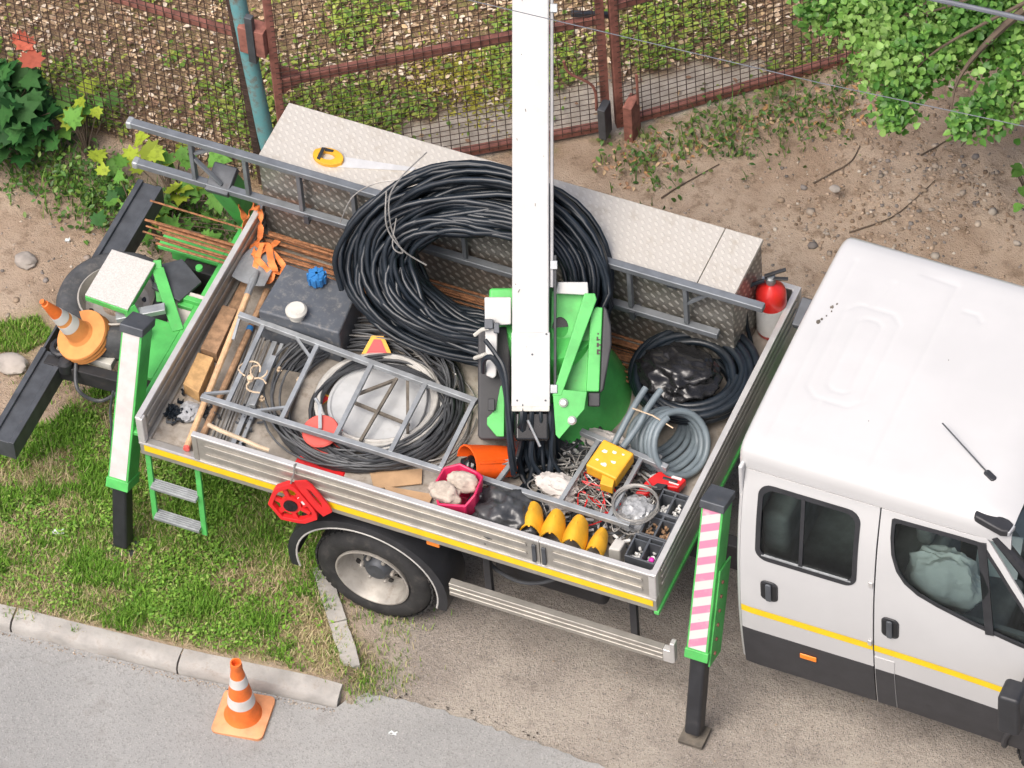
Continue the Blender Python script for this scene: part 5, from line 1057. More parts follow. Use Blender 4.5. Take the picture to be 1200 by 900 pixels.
pc = thing('pipe_coil', 'large coil of black plastic pipe leaning on the ladder behind the boom', 'pipe coil', (1.45, 1.25, DZ))
MB().tube(big_turns(92), .0165, 7).build('pipe', 'pipe_black', pc, smooth=60)
def cp(u_, v_, n__): return CC + cu * u_ + cv_ * v_ + cn * n__
MB().tube(spline([cp(-.47, .50, .24), cp(-.60, .36, .28), cp(-.72, .2, .26), cp(-.80, .0, .22), cp(-.76, -.2, .15)], 6), .017, 7).build('pipe_end', 'pipe_black', pc, smooth=60)
wt = MB()
wt.tube(spline([cp(-.35, .66, .1), cp(-.46, .52, .26), cp(-.50, .40, .30), cp(-.47, .22, .28), cp(-.40, .10, .26), cp(-.46, .13, .27), cp(-.45, .3, .29)], 6), .0045, 5)
wt.tube(spline([cp(-.52, .45, .30), cp(-.5, .25, .30), cp(-.4, .12, .28), cp(-.26, .04, .24)], 6), .0045, 5)
wt.tube(spline([cp(-.47, .52, .28), cp(-.6, .48, .3), cp(-.72, .38, .28), cp(-.78, .22, .26)], 6), .004, 5)
wt.build('tie_wire', 'wire_steel', pc)
# --- reinforcement rods
random.seed(5)
for k in range(24):
    y = 1.37 + .30 * (k / 23) + random.gauss(0, .008); z = 1.125 + random.uniform(0, .06); x0 = random.uniform(-.66, -.5) if k < 12 else random.uniform(.04, .1); x1 = random.uniform(2.45, 2.75)
    if k == 9: y, x0 = 1.66, -.7
    solo(MB().tube([(x0, y + random.gauss(0, .02), z + .02), (1.2, y, z), (x1, y + random.gauss(0, .01), z)], random.choice((.006, .008)), 6), 'steel_rod', 'rust', 'thin rusty reinforcement rod lying along the chest', 'rod', 'rusty rods along the chest')
# --- orange strap
random.seed(11)
ms_ = MB()
def ribbon(mb, pts, w_, up=(0, 0, 1), th=.002):
    P = spline(pts, 7); v = []; 
    for i, p in enumerate(P):
        d = (P[min(i + 1, len(P) - 1)] - P[max(i - 1, 0)]).normalized(); u_ = Vector(up) + Vector((math.sin(i * .7), math.cos(i * .9), 0)) * .5; s_ = d.cross(u_).normalized() * w_ / 2; n__ = s_.cross(d).normalized() * th
        v += [p - s_, p + s_, p + s_ + n__, p - s_ + n__]
    f = []
    for i in range(len(P) - 1):
        for j in range(4): f.append((i * 4 + j, i * 4 + (j + 1) % 4, i * 4 + 4 + (j + 1) % 4, i * 4 + 4 + j))
    mb.add(v, f); return mb
st_ = MB()
ribbon(st_, [(.03, 1.66, 1.36), (.05, 1.62, 1.30), (.06, 1.56, 1.22), (.04, 1.50, 1.20), (.07, 1.45, 1.21), (.13, 1.48, 1.23), (.10, 1.54, 1.2), (.05, 1.49, 1.22), (.10, 1.42, 1.23), (.19, 1.36, 1.24), (.25, 1.33, 1.22), (.22, 1.28, 1.2), (.15, 1.3, 1.19), (.12, 1.38, 1.22), (.10, 1.52, 1.24)], .035)
ribbon(st_, [(.09, 1.56, 1.2), (.15, 1.50, 1.24), (.20, 1.42, 1.25), (.26, 1.35, 1.24)], .04)
ribbon(st_, [(.16, 1.6, 1.2), (.16, 1.5, 1.23), (.23, 1.46, 1.22), (.28, 1.42, 1.2), (.27, 1.36, 1.22), (.20, 1.40, 1.25)], .035)
ribbon(st_, [(.03, 1.655, 1.36), (-.01, 1.665, 1.37), (-.04, 1.65, 1.30), (-.06, 1.58, 1.22)], .045, (1, 0, 0))
ribbon(st_, [(-.16, 1.74, 1.22), (-.11, 1.70, 1.24), (-.08, 1.66, 1.21)], .05, (1, 0, .5))
solo(st_, 'ratchet_strap', 'strap', 'tangled orange strap tied round the rods at the tail board', 'strap')
# --- tank
tn = thing('tank', 'dark grey plastic tank with a blue and a white cap', 'tank', (.6, 1.13, DZ))
MB().prism([(.345, .945), (.855, .955), (.825, 1.31), (.35, 1.33)], DZ, 1.38).build('body', 'tank', tn, bevel=.014, seg=3)
bc = MB().lathe([(.03, 1.378), (.03, 1.40), (.05, 1.40), (.052, 1.455), (.044, 1.468), (.001, 1.468)], Matrix.Translation((.585, 1.255, 0)), 24)
for k in range(9): bc.box(.049, .058, -.008, .008, 1.402, 1.462, Matrix.Translation((.585, 1.255, 0)) @ Matrix.Rotation(R(40 * k), 4, 'Z'))
for k in range(3): bc.box(-.046, .046, -.006, .006, 1.4681, 1.474, Matrix.Translation((.585, 1.255, 0)) @ Matrix.Rotation(R(60 * k), 4, 'Z'))
bc.build('screw_cap', 'blue_plastic', tn)
MB().lathe([(.045, 1.378), (.045, 1.42), (.062, 1.422), (.064, 1.44), (.05, 1.456), (.001, 1.458)], Matrix.Translation((.575, .985, 0)), 20).build('breather_cap', 'cap_white', tn)
# --- long handled tools along the tail board
sv = thing('shovel', 'steel shovel with a pale wooden shaft lying along the tail board', 'shovel', (.22, .7, DZ))
MB().tube([(.165, 1.24, 1.235), (.285, .045, 1.15)], .019, 10).build('shaft', 'wood_pale', sv); MB().tube([(.285, .047, 1.15), (.288, .028, 1.149)], .020, 10).build('shaft_end', 'red_faded', sv)
bl = []; 
for j in range(7):
    for i in range(7):
        u_ = i / 6 * 2 - 1; t = j / 6; w_ = .105 * (1 - .55 * max(0, t - .5) ** 2 * 3); bl.append((.145 + u_ * w_ - .02 * t, 1.22 + .27 * t, 1.225 + .03 * u_ * u_ - .02 * t))
bv = MB().add(bl, [(j * 7 + i, j * 7 + i + 1, j * 7 + i + 8, j * 7 + i + 7) for j in range(6) for i in range(6)]).build('blade', 'galv', sv, smooth=60); s_ = bv.modifiers.new('t', 'SOLIDIFY'); s_.thickness = .004
MB().tube([(.158, 1.32, 1.235), (.165, 1.24, 1.238), (.175, 1.14, 1.23)], [.012, .022, .021], 10).build('socket', 'galv', sv)
ra = thing('rake_handle', 'brown wooden pole with a blue tape ring beside the shovel shaft', 'pole', (.28, .7, DZ))
MB().tube([(.235, 1.27, 1.15), (.335, .09, 1.135)], .019, 10).build('pole', 'wood_brown', ra); MB().tube([(.258, .985, 1.147), (.261, .955, 1.1465)], .0205, 10).build('tape_ring', 'blue_plastic', ra)
for c, lb in (([(.055, 1.05), (.150, 1.045), (.175, .70), (.068, .705)], 'dark brown timber block by the tail board'), ([(.068, .675), (.172, .67), (.20, .40), (.085, .43)], 'light sawn timber block by the tail board, nearer the corner')):
    solo(MB().prism(c, DZ, 1.195), 'timber_block', 'wood_brown' if 'dark' in lb else 'wood_block', lb, 'wood block', 'timber blocks', bevel=.006)
solo(MB().prism([(.05, 1.42), (.10, 1.41), (.16, 1.06), (.07, 1.06)], DZ, 1.14), 'plank', 'wood_brown', 'short brown board under the shovel blade', 'board', bevel=.004)
random.seed(9)
for k in range(8):
    x = .335 + .017 * k; solo(MB().tube([(x - .06, .98 + random.gauss(0, .03), 1.12 + .008 * (k % 3)), (x + .05, .10 + random.uniform(0, .1), 1.115 + .006 * (k % 2))], .006, 6), 'steel_bar', 'wire_steel', 'thin grey steel bar in the bundle beside the wooden poles', 'bar', 'steel bars beside the poles')
for k, (x, w_) in enumerate(((.50, .03), (.545, .022))): solo(MB().bar((x - .06, .93, 1.15), (x + .02, .12, 1.125), w_, .02), 'flat_bar', 'galv', ('wider' if w_ > .025 else 'narrower') + ' of two pale flat steel bars crossing under the lattice frame', 'bar', 'flat bars under the lattice', bevel=.002)
def clips(cx, cy, n_, s, z0, mat, seed):
    random.seed(seed); mb = MB()
    for _ in range(n_):
        M = Matrix.Translation((cx + random.gauss(0, s), cy + random.gauss(0, s * 1.6), z0 + random.uniform(.01, .035))) @ Matrix.Rotation(random.uniform(0, 6.28), 4, 'Z') @ Matrix.Rotation(random.uniform(-.8, .8), 4, 'X')
        mb.box(-.018, .018, -.006, .006, -.008, .008, M).box(-.018, -.012, -.006, .006, .0081, .022, M).box(.012, .018, -.006, .006, .0081, .022, M)
    return mb
for (x, y, n_, s, m_, lb) in ((.11, .255, 34, .028, 'pipe_black', 'heap of small black plastic clips in the rear near corner'), (.29, .33, 26, .022, 'cable_dark', 'heap of dark grey clips beside the shovel shaft'), (.53, .40, 24, .03, 'bin_dark', 'heap of dark connectors under the lattice frame'), (.56, .16, 18, .022, 'pipe_black', 'few black clips near the side board under the lattice')):
    tag(clips(x, y, n_, s, DZ, m_, int(x * 100)).build('clip_heap', m_, None), lb, 'clips')['kind'] = 'stuff'
solo(blob((.175, .30, 1.125), (.05, .06, .02), 8, 3, .5, 3, ridge=True), 'plastic_film', 'film', 'crumpled clear plastic film between two heaps of black clips', 'film')
# --- cable coils
def coil(c, r, n_t, tube_r, spread, zspread, ell=1.0, rot=0, wob=.02, np_=36, seed=1, tilt=None):
    random.seed(seed); pts = []; off = [(random.uniform(-spread, spread), random.uniform(0, zspread), random.uniform(0, 6.28), random.gauss(0, wob), random.gauss(0, wob)) for _ in range(n_t + 1)]
    M = tilt or Matrix.Identity(3)
    for k in range(n_t):
        for i in range(np_):
            t = i / np_; s = t * t * (3 - 2 * t); a_ = 2 * math.pi * t; o0, o1 = off[k], off[k + 1]; L_ = lambda j: o0[j] + (o1[j] - o0[j]) * s
            rr_ = r + L_(0) + wob * .5 * math.sin(2 * a_ + o0[2]); x, y = rr_ * math.cos(a_) + L_(3), rr_ * ell * math.sin(a_) + L_(4); x, y = x * math.cos(rot) - y * math.sin(rot), x * math.sin(rot) + y * math.cos(rot)
            pts.append(Vector(c) + M @ Vector((x, y, L_(1) + tube_r)))
    return pts
solo(MB().tube(coil((1.10, .72, DZ), .50, 14, .009, .05, .05, .92, .3, .035, seed=3), .009, 6), 'cable_coil', 'cable_dark', 'wide dark cable coil lying around the grey disc', 'cable coil', smooth=60)
solo(MB().tube(coil((1.02, .74, DZ + .03), .52, 9, .007, .06, .05, .95, .9, .05, seed=4), .007, 6), 'cable_coil', 'cable_grey', 'loose grey cable coil spread over the tank side', 'cable coil', smooth=60)
solo(MB().tube(coil((1.24, .66, DZ + .02), .40, 10, .010, .035, .05, .95, 0, .03, seed=8), .010, 6), 'cable_coil', 'cable_dark', 'tight dark cable coil hugging the rim of the grey disc', 'cable coil', smooth=60)
solo(MB().tube(coil((1.44, .78, DZ), .26, 7, .005, .03, .03, 1.3, .5, .05, seed=6), .005, 5), 'wire_coil', 'wire_steel', 'thin grey wire coil right of the grey disc', 'wire coil', smooth=60)
solo(MB().tube(coil((1.17, .73, DZ + .03), .345, 8, .012, .018, .045, .97, 0, .01, seed=12), .012, 7), 'hose_coil', 'pale_hose', 'pale grey hose coiled around the grey disc', 'hose coil', smooth=60)
random.seed(14)
for p, lb in ((spline([(1.0, 1.12, 1.2), (1.3, 1.18, 1.26), (1.55, 1.10, 1.28), (1.72, 1.18, 1.3), (1.9, 1.1, 1.36)], 6), 'bent galvanised wire running from the big coil to the turret'), (spline([(.85, 1.08, 1.22), (1.15, 1.12, 1.24), (1.4, 1.0, 1.24), (1.5, .88, 1.22)], 6), 'bent galvanised wire lying over the cable coils'), (spline([(1.55, .95, 1.13), (1.6, .93, 1.3), (1.61, .9, 1.4)], 5), 'short stiff wire sticking up beside the coil')):
    solo(MB().tube(p, .005, 5), 'loose_wire', 'wire_steel', lb, 'wire')
# --- grey disc, warning flags, reel
ds = thing('cover_disc', 'round light grey disc lying inside the cable coils', 'disc', (1.19, .73, DZ))
MB().lathe([(.30, 0), (.305, .02), (.30, .045), (.285, .048), (.275, .04), (.001, .037)], Matrix.Translation((1.19, .73, DZ)), 56).build('plate', 'disc_grey', ds)
for (p, lb, rz, s) in (((1.03, 1.07, 1.19), 'red and yellow reflective sign sticking up behind the cable coil', .3, .10), ((.86, .66, 1.13), 'small yellow edged sign corner left of the grey disc', 1.2, .05)):
    fl = thing('warning_sign', lb, 'sign', p, group='reflective signs'); M = Matrix.Translation(p) @ Matrix.Rotation(rz, 4, 'Z') @ Matrix.Rotation(R(40), 4, 'X')
    MB().prism([(-s, -s * .6), (s, -s * .6), (s * .35, s * .7), (-s * .35, s * .7)], 0, .006, M).build('board', 'yellow_plastic', fl); MB().prism([(-s * .7, -s * .5), (s * .7, -s * .5), (s * .2, s * .5), (-s * .2, s * .5)], .006, .009, M).build('face', 'red_plastic', fl)
rl_ = thing('cable_reel', 'red plastic cable reel with a crank under the lattice frame', 'reel', (1.00, .34, DZ))
M = Matrix.Translation((.985, .385, DZ + .03)) @ Matrix.Rotation(R(8), 4, 'X')
MB().lathe([(.04, .0), (.115, .0), (.125, .012), (.115, .02), (.05, .024), (.05, .075), (.10, .08), (.108, .09), (.10, .10), (.03, .102), (.001, .102)], M, 36).build('spool', 'red_faded', rl_)
MB().bar(M @ Vector((.0, .0, .115)), M @ Vector((-.06, .14, .13)), .02, .012).tube([tuple(M @ Vector(p)) for p in ((-.06, .14, .13), (-.10, .17, .13))], .01, 8).build('crank', 'galv', rl_)
solo(MB().lathe([(.001, 0), (.14, 0), (.15, .008), (.14, .016), (.10, .018), (.001, .018)], Matrix.Translation((1.05, .19, 1.105)) @ Matrix.Rotation(R(6), 4, 'Y'), 30), 'lid', 'red_plastic', 'flat red plastic lid half under the reel by the side board', 'lid')
# --- brown plate with steel bar, rope
bp_ = thing('base_plate', 'brown weathered plate with bolts left of the cables', 'plate', (.61, .6, DZ))
MB().prism([(.50, .745), (.69, .765), (.745, .43), (.50, .455)], DZ, 1.17).build('slab', 'brown_plate', bp_, bevel=.01)
MB().bar((.495, .80, 1.19), (.53, .42, 1.19), .035, .03).build('channel', 'galv', bp_, bevel=.003)
for p in ((.56, .73), (.555, .50), (.70, .7)): MB().lathe([(.018, 1.17), (.018, 1.182), (.009, 1.183), (.009, 1.20), (.001, 1.2)], Matrix.Translation((*p, 0)), 6).build('bolt', 'rope', bp_)
rp = MB(); 
for a0, rr_, c in ((0, .065, (.44, .60)), (40, .06, (.53, .50)), (120, .05, (.50, .60))): rp.tube([(c[0] + rr_ * math.cos(R(a0 + 30 * k)), c[1] + rr_ * .9 * math.sin(R(a0 + 30 * k)), 1.285 + .01 * math.sin(k)) for k in range(10)], .0055, 6)
rp.lathe([(.001, -.02), (.02, -.012), (.02, .012), (.001, .02)], Matrix.Translation((.475, .535, 1.29)), 10)
solo(rp, 'rope_knot', 'rope', 'loop of beige rope knotted on the lattice frame', 'rope')
solo(MB().tube(spline([(.42, .09, 1.365), (.52, .07, 1.37), (.65, .07, 1.35), (.74, .07, 1.33), (.80, .08, 1.31)], 5), .013, 7), 'rope_end', 'rope', 'short thick rope lying on the side board near the corner', 'rope')
# --- lattice mast section (left) and frame (right)
def lattice(name, label, rails, rungs, mat, w_=.034, braces=()):
    t = thing(name, label, 'frame', rails[0][0])
    for a_, b_ in rails: MB().bar(a_, b_, w_, w_).build('rail', mat, t, bevel=.003)
    for a_, b_ in rungs: MB().bar(a_, b_, w_ * .8, w_ * .7).build('rung', mat, t, bevel=.002)
    for a_, b_ in braces: MB().bar(a_, b_, .016, .016).build('brace', 'rust' if w_ < 0 else mat, t)
    return t
Z1 = 1.285
lt1 = lattice('grey_lattice', 'grey lattice frame lying over the cables and the grey disc', [((.215, .945, Z1), (1.76, .845, Z1 - .01)), ((.265, .315, Z1), (1.77, .315, Z1 - .01))],
    [((.38, .925, Z1), (.425, .325, Z1)), ((.735, .905, Z1), (.765, .325, Z1)), ((1.085, .885, Z1), (1.105, .325, Z1)), ((1.435, .865, Z1), (1.445, .325, Z1)), ((1.745, .84, Z1), (1.76, .32, Z1))], 'galv', .034,
    [((.60, .905, Z1), (.735, .80, Z1)), ((.60, .33, Z1), (.76, .42, Z1)), ((.22, .93, Z1 - .02), (.24, .80, Z1 - .05)), ((.27, .34, Z1), (.40, .44, Z1 - .04))])
for a_, b_ in (((1.25, .86, 1.25), (1.22, .40, 1.20)), ((1.30, .90, 1.25), (1.45, .55, 1.20)), ((1.25, .85, 1.25), (1.06, .68, 1.22)), ((1.06, .64, 1.21), (1.44, .60, 1.21)), ((.98, .42, 1.21), (1.05, .40, 1.21))): MB().bar(a_, b_, .017, .017).build('rust_brace', 'brown_plate', lt1)
lattice('grey_lattice', 'short grey lattice ladder under the boom end, over the tangled wires', [((2.40, .855, 1.275), (2.96, .785, 1.275)), ((1.93, .335, 1.285), (2.92, .325, 1.285))],
    [((2.52, .84, 1.275), (2.485, .33, 1.28)), ((2.795, .80, 1.275), (2.785, .33, 1.28)), ((2.12, .56, 1.26), (2.095, .335, 1.28)), ((1.96, .40, 1.26), (2.10, .52, 1.265))], 'galv', .034)
# --- bag, bucket, orange holder
bk = thing('bucket_tub', 'pink plastic tub holding two lumps of mortar by the side board', 'tub', (1.92, .19, DZ))
TUB = [(1.78, .16), (1.80, .28), (1.88, .335), (2.0, .325), (2.055, .27), (2.07, .12), (2.03, .06), (1.86, .05)]
tc_ = (1.92, .19); IN = [(tc_[0] + (x - tc_[0]) * .90, tc_[1] + (y - tc_[1]) * .88) for x, y in TUB]; BT = [(tc_[0] + (x - tc_[0]) * .78, tc_[1] + (y - tc_[1]) * .78) for x, y in TUB]
rim = [1.33, 1.37, 1.38, 1.36, 1.41, 1.42, 1.37, 1.325]; n_ = 8
v = [(x, y, DZ) for x, y in BT] + [(x, y, rim[i]) for i, (x, y) in enumerate(TUB)] + [(x, y, rim[i]) for i, (x, y) in enumerate(IN)] + [(tc_[0] + (x - tc_[0]) * .72, tc_[1] + (y - tc_[1]) * .72, DZ + .02) for x, y in TUB]
f = [tuple(range(7, -1, -1)), tuple(range(24, 32))] + [(k * 8 + i, k * 8 + (i + 1) % 8, k * 8 + 8 + (i + 1) % 8, k * 8 + 8 + i) for k in range(3) for i in range(8)]
tb_ = MB().add(v, f).build('tub', 'pink_plastic', bk, smooth=50); sb = tb_.modifiers.new('s', 'BEVEL'); sb.width = .012; sb.segments = 2
MB().prism(rrect(-.022, .022, -.014, .014, .012), 0, .012, frame((.2, -.9, .3), (0, .3, .95), (.96, .2, .1), (2.072, .17, 1.36))).build('lug', 'black_plastic', bk)
solo(blob((1.87, .135, 1.335), (.10, .062, .06), 2, 1.6, .25, 4), 'mortar_lump', 'stone_filled', 'rough grey mortar lump at the front of the pink tub', 'mortar lump', 'mortar lumps')
solo(blob((1.94, .235, 1.345), (.095, .062, .06), 5, 1.6, .2, 4), 'mortar_lump', 'stone_filled', 'rounder pinkish mortar lump at the back of the pink tub', 'mortar lump', 'mortar lumps')
oh = thing('orange_holder', 'bright orange plastic scoop shaped holder under the turret', 'holder', (1.97, .5, DZ))
_x = Vector((.62, .62, -.40)).normalized(); _z = Vector((.1, .3, .95)); _z = (_z - _x * _z.dot(_x)).normalized(); ML_ = frame(_x, _z.cross(_x), _z, (1.97, .49, 1.23)); prof = []
ver = []; ang = [200 - 20 * k for k in range(12)]
for j in range(6):
    t = j / 5
    for a_ in ang: rr_ = .115 - .02 * t; ver.append(tuple(ML_ @ Vector((-.13 + .27 * t, rr_ * math.cos(R(a_)), rr_ * .8 * math.sin(R(a_))))))
ob = MB().add(ver, [(j * 12 + i, j * 12 + i + 1, j * 12 + 13 + i, j * 12 + 12 + i) for j in range(5) for i in range(11)] + [tuple(range(60, 72))]).build('shell', 'orange_plastic', oh, smooth=50); s_ = ob.modifiers.new('t', 'SOLIDIFY'); s_.thickness = .01
MB().prism([(-.12, -.05), (.13, -.04), (.13, .05), (-.04, .06)], -.005, .01, ML_ @ Matrix.Translation((0, -.05, .05)) @ Matrix.Rotation(R(-25), 4, 'X')).build('flap', 'orange_plastic', oh, bevel=.004)
solo(blob((1.87, .47, 1.20), (.05, .05, .04), 6, 2, .3, 3), 'dark_rag', 'bag_black', 'dark rag stuffed in the mouth of the orange holder', 'rag')
solo(blob((2.20, .20, 1.18), (.17, .14, .11), 4, 1.7, .55, 5, flat=-.07, ridge=True), 'rubbish_bag', 'bag_grey', 'crumpled dark grey plastic bag between tub and yellow hoods', 'bag', smooth=120)
# --- yellow hoods along the side board
def hood(c, rz, r_, L_, label, tiltx=-25):
    t = thing('yellow_hood', label, 'hood', c, group='yellow hoods by the side board'); M = Matrix.Translation(c) @ Matrix.Rotation(rz, 4, 'Z') @ Matrix.Rotation(R(5 if tiltx > -28 else 0), 4, 'X'); v = []; N = 14
    for j in range(7):
        y = -L_ * .5 + L_ * j / 6; q = 1 if j < 4 else 1 - .16 * (j - 3) ** 1.2 / 2
        for k in range(N + 1): a_ = R(-25 + 230 * k / N); v.append(tuple(M @ Vector((r_ * q * math.cos(a_) * (1.0 if math.sin(a_) < .3 else .93), y + .02 * math.sin(a_), r_ * (1.05 + .25 * max(0, math.sin(a_)) ** 6) * q * math.sin(a_)))))
    f = [(j * (N + 1) + k, j * (N + 1) + k + 1, (j + 1) * (N + 1) + k + 1, (j + 1) * (N + 1) + k) for j in range(6) for k in range(N)] + [tuple(range(6 * (N + 1), 7 * (N + 1)))]
    o = MB().add(v, f).build('shell', 'yellow_plastic', t, smooth=50); s_ = o.modifiers.new('t', 'SOLIDIFY'); s_.thickness = .007
    MB().box(-.006, .006, -L_ * .45, L_ * .3, r_ * 1.27, r_ * 1.27 + .006, M).build('ridge', 'yellow_plastic', t, bevel=.002)
hood((2.375, .185, 1.225), R(14), .062, .17, 'yellow plastic hood next to the grey bag, leftmost of the row')
hood((2.51, .18, 1.225), R(10), .064, .17, 'yellow plastic hood second from the grey bag')
hood((2.645, .18, 1.225), R(8), .066, .18, 'yellow plastic hood third from the grey bag, widest open')
hood((2.775, .185, 1.20), R(4), .048, .15, 'narrow bright yellow hood at the right end of the row', -30)
yb_ = thing('yellow_case', 'worn yellow box with flaked white paint on the lattice ladder', 'box', (2.65, .66, 1.29))
MY_ = frame(Vector((.90, -.12, -.05)).normalized(), Vector((.15, .93, .1)).normalized(), Vector((.05, -.1, 1)).normalized(), (2.66, .665, 1.33))
MB().box(-.10, .10, -.10, .10, -.05, .045, MY_).build('body', 'yellow_plastic', yb_, bevel=.012, seg=3)
MB().prism([(-.04, 0), (.04, 0), (.055, -.05), (-.02, -.06)], -.04, .03, MY_ @ Matrix.Translation((.05, -.10, 0))).build('flap', 'yellow_plastic', yb_, bevel=.004)
fk = MB()
random.seed(3)
for (x, y, s) in ((-.05, .03, .022), (.0, .05, .016), (.03, -.01, .018), (-.01, -.05, .02), (-.06, -.04, .012), (.05, .06, .01)): fk.prism([(x + s * random.uniform(.5, 1.1) * math.cos(R(45 * k)), y + s * .7 * random.uniform(.5, 1.1) * math.sin(R(45 * k))) for k in range(8)], .0448, .0465, MY_)
fk.build('paint_flakes', 'label_white', yb_)
# --- organiser trays
random.seed(31)
for (y, dx, lb, bright) in ((.215, .0, 'dark organiser tray in the front near corner, with a magenta part', 1), (.405, .01, 'dark organiser tray in the middle of three, with brown bits', 0), (.575, .02, 'dark organiser tray farthest from the side board', 1)):
    x0, x1 = 2.965 + dx, 3.15; t = thing('organiser_tray', lb, 'tray', (3.06, y, DZ), group='organiser trays'); zt2 = 1.275 if y < .3 else 1.255
    y0, y1 = y - .09, y + .085; mb = MB().box(x0, x1, y0, y1, DZ, DZ + .05)
    for a_ in ((x0, x1, y0, y0 + .012), (x0, x1, y1 - .012, y1), (x0, x0 + .012, y0 + .0121, y1 - .0121), (x1 - .012, x1, y0 + .0121, y1 - .0121)): mb.box(*a_, DZ + .0501, zt2)
    mb.build('tray', 'bin_dark', t, bevel=.004); xm = (x0 + x1) / 2
    MB().box(xm - .006, xm + .006, y0 + .0121, y1 - .0121, DZ + .0501, zt2 - .006).build('divider', 'bin_dark', t); MB().box(x0 + .0121, x1 - .0121, y1 - .045, y1 - .037, DZ + .0501, zt2 - .004).build('divider', 'bin_dark', t)
    fm = MB()
    for k in range(34):
        cx = random.choice(((x0 + xm) / 2, (x1 + xm) / 2)) + random.gauss(0, .015); cy = y - .02 + random.gauss(0, .028); M = Matrix.Translation((cx, cy, DZ + .07 + random.uniform(0, .04))) @ Matrix.Rotation(random.uniform(0, 6), 4, 'Z') @ Matrix.Rotation(random.uniform(-1, 1), 4, 'X')
        fm.box(-.011, .011, -.006, .006, -.005, .005, M)
    tag(fm.build('small_fittings', 'label_white' if bright else 'wood_brown', None), 'small fittings heaped in the ' + ('near' if y < .3 else 'middle' if y < .5 else 'far') + ' organiser tray', 'fittings', kind='stuff')
solo(blob((3.105, .185, DZ + .12), (.018, .018, .014), 2, 1.5, .1, 2), 'plastic_plug', 'magenta', 'bright magenta plastic plug in the near organiser tray', 'plug')
# --- red tools, tangle of wire
rt = thing('red_clamp', 'red power tool with black grip behind the organiser trays', 'tool', (2.93, .69, DZ))
MB().prism([(2.83, .60), (2.90, .62), (2.93, .70), (3.05, .72), (3.07, .80), (2.90, .80), (2.86, .72)], 1.15, 1.21).build('body', 'red_plastic', rt, bevel=.012); MB().prism([(2.90, .64), (2.97, .66), (2.99, .71), (2.93, .70)], 1.19, 1.23).prism([(2.94, .745), (3.03, .745), (3.03, .765), (2.94, .765)], 1.2105, 1.22).build('grip', 'black_plastic', rt, bevel=.006); MB().box(2.985, 3.045, .735, .742, 1.2105, 1.216).box(2.985, 3.045, .772, .788, 1.2105, 1.216).build('label', 'label_white', rt)
random.seed(17)
tw = MB()
for k in range(44):
    c = Vector((random.uniform(2.35, 2.88), random.uniform(.40, .72), 1.14)); pts = [c + Vector((random.gauss(0, .09), random.gauss(0, .07), random.uniform(0, .10))) for _ in range(6)]; tw.tube(spline(pts, 5), random.choice((.003, .004, .005)), 5)
tag(tw.build('wire_tangle', 'wire_steel', None, smooth=60), 'tangle of thin grey wires under the lattice ladder', 'wires', kind='stuff')
tw = MB()
for k in range(4):
    c = Vector((random.uniform(2.5, 2.75), random.uniform(.38, .62), 1.17)); pts = [c + Vector((random.gauss(0, .07), random.gauss(0, .06), random.uniform(0, .06))) for _ in range(5)]; tw.tube(spline(pts, 5), .004, 5)
tag(tw.build('red_wires', 'red_plastic', None, smooth=60), 'few red wires in the grey wire tangle', 'wires', kind='stuff')
dk = MB()
for k in range(22):
    c = Vector((random.uniform(2.15, 2.90), random.uniform(.40, .95), 1.12)); a0 = random.uniform(0, 6.28); rr_ = random.uniform(.06, .13)
    dk.tube(spline([c + Vector((rr_ * math.cos(a0 + i * .8), rr_ * math.sin(a0 + i * .8), random.uniform(0, .05))) for i in range(8)], 4), random.choice((.006, .008, .010)), 6)
tag(dk.build('cable_heap', 'cable_dark', None, smooth=60), 'heap of dark cable ends on the bed floor round the turret foot', 'cables', kind='stuff')
bm_ = {'bits': MB(), 'bin_dark': MB(), 'label_white': MB(), 'cable_dark': MB()}
for k in range(430):
    m_ = random.choice(('bits', 'bin_dark', 'cable_dark', 'cable_dark', 'bin_dark', 'label_white')); s = random.uniform(.01, .032); M = Matrix.Translation((random.uniform(2.25, 2.92), random.uniform(.28, .98), 1.11 + random.uniform(0, .05))) @ Matrix.Rotation(random.uniform(0, 6), 4, 'Z') @ Matrix.Rotation(random.uniform(-.6, .6), 4, 'X')
    if random.random() < .5: bm_[m_].box(-s, s, -s * .4, s * .4, -s * .3, s * .3, M)
    else: bm_[m_].lathe([(s * .35, -s), (s * .35, s), (s * .2, s * 1.2)], M @ Matrix.Rotation(R(90), 4, 'X'), 8)
for m_, lb in (('bits', 'metal fittings scattered below the lattice ladder'), ('bin_dark', 'dark plastic parts scattered below the lattice ladder'), ('label_white', 'white plastic parts scattered below the lattice ladder'), ('cable_dark', 'black rubber parts scattered below the lattice ladder')): tag(bm_[m_].build('scattered_parts', m_, None), lb, 'parts', kind='stuff')
solo(MB().tube(coil((2.89, .46, 1.295), .125, 5, .004, .008, .012, 1.0, 0, .008, seed=5), .0045, 5), 'wire_ring', 'wire_steel', 'ring of pale wire lying beside the organiser trays', 'wire coil')
solo(blob((2.88, .48, 1.19), (.09, .09, .05), 9, 2.4, .5, 4, ridge=True), 'film_bag', 'film', 'clear plastic bag of parts inside the wire ring', 'bag')
solo(MB().prism([(2.85, .16), (2.92, .17), (2.925, .25), (2.86, .25)], DZ, 1.24), 'grey_block', 'pale_hose', 'worn grey plastic block between yellow hood and organiser tray', 'block', bevel=.012)
solo(blob((2.40, .49, 1.22), (.10, .06, .05), 3, 2.0, .4, 4, ridge=True), 'white_rag', 'rag', 'white cloth rag under the boom end hoses', 'rag')
solo(blob((2.46, .42, 1.17), (.06, .07, .05), 6, 2.0, .35, 4, ridge=True), 'white_rag', 'rag', 'smaller pale rag below the white rag by the lattice rail', 'rag')
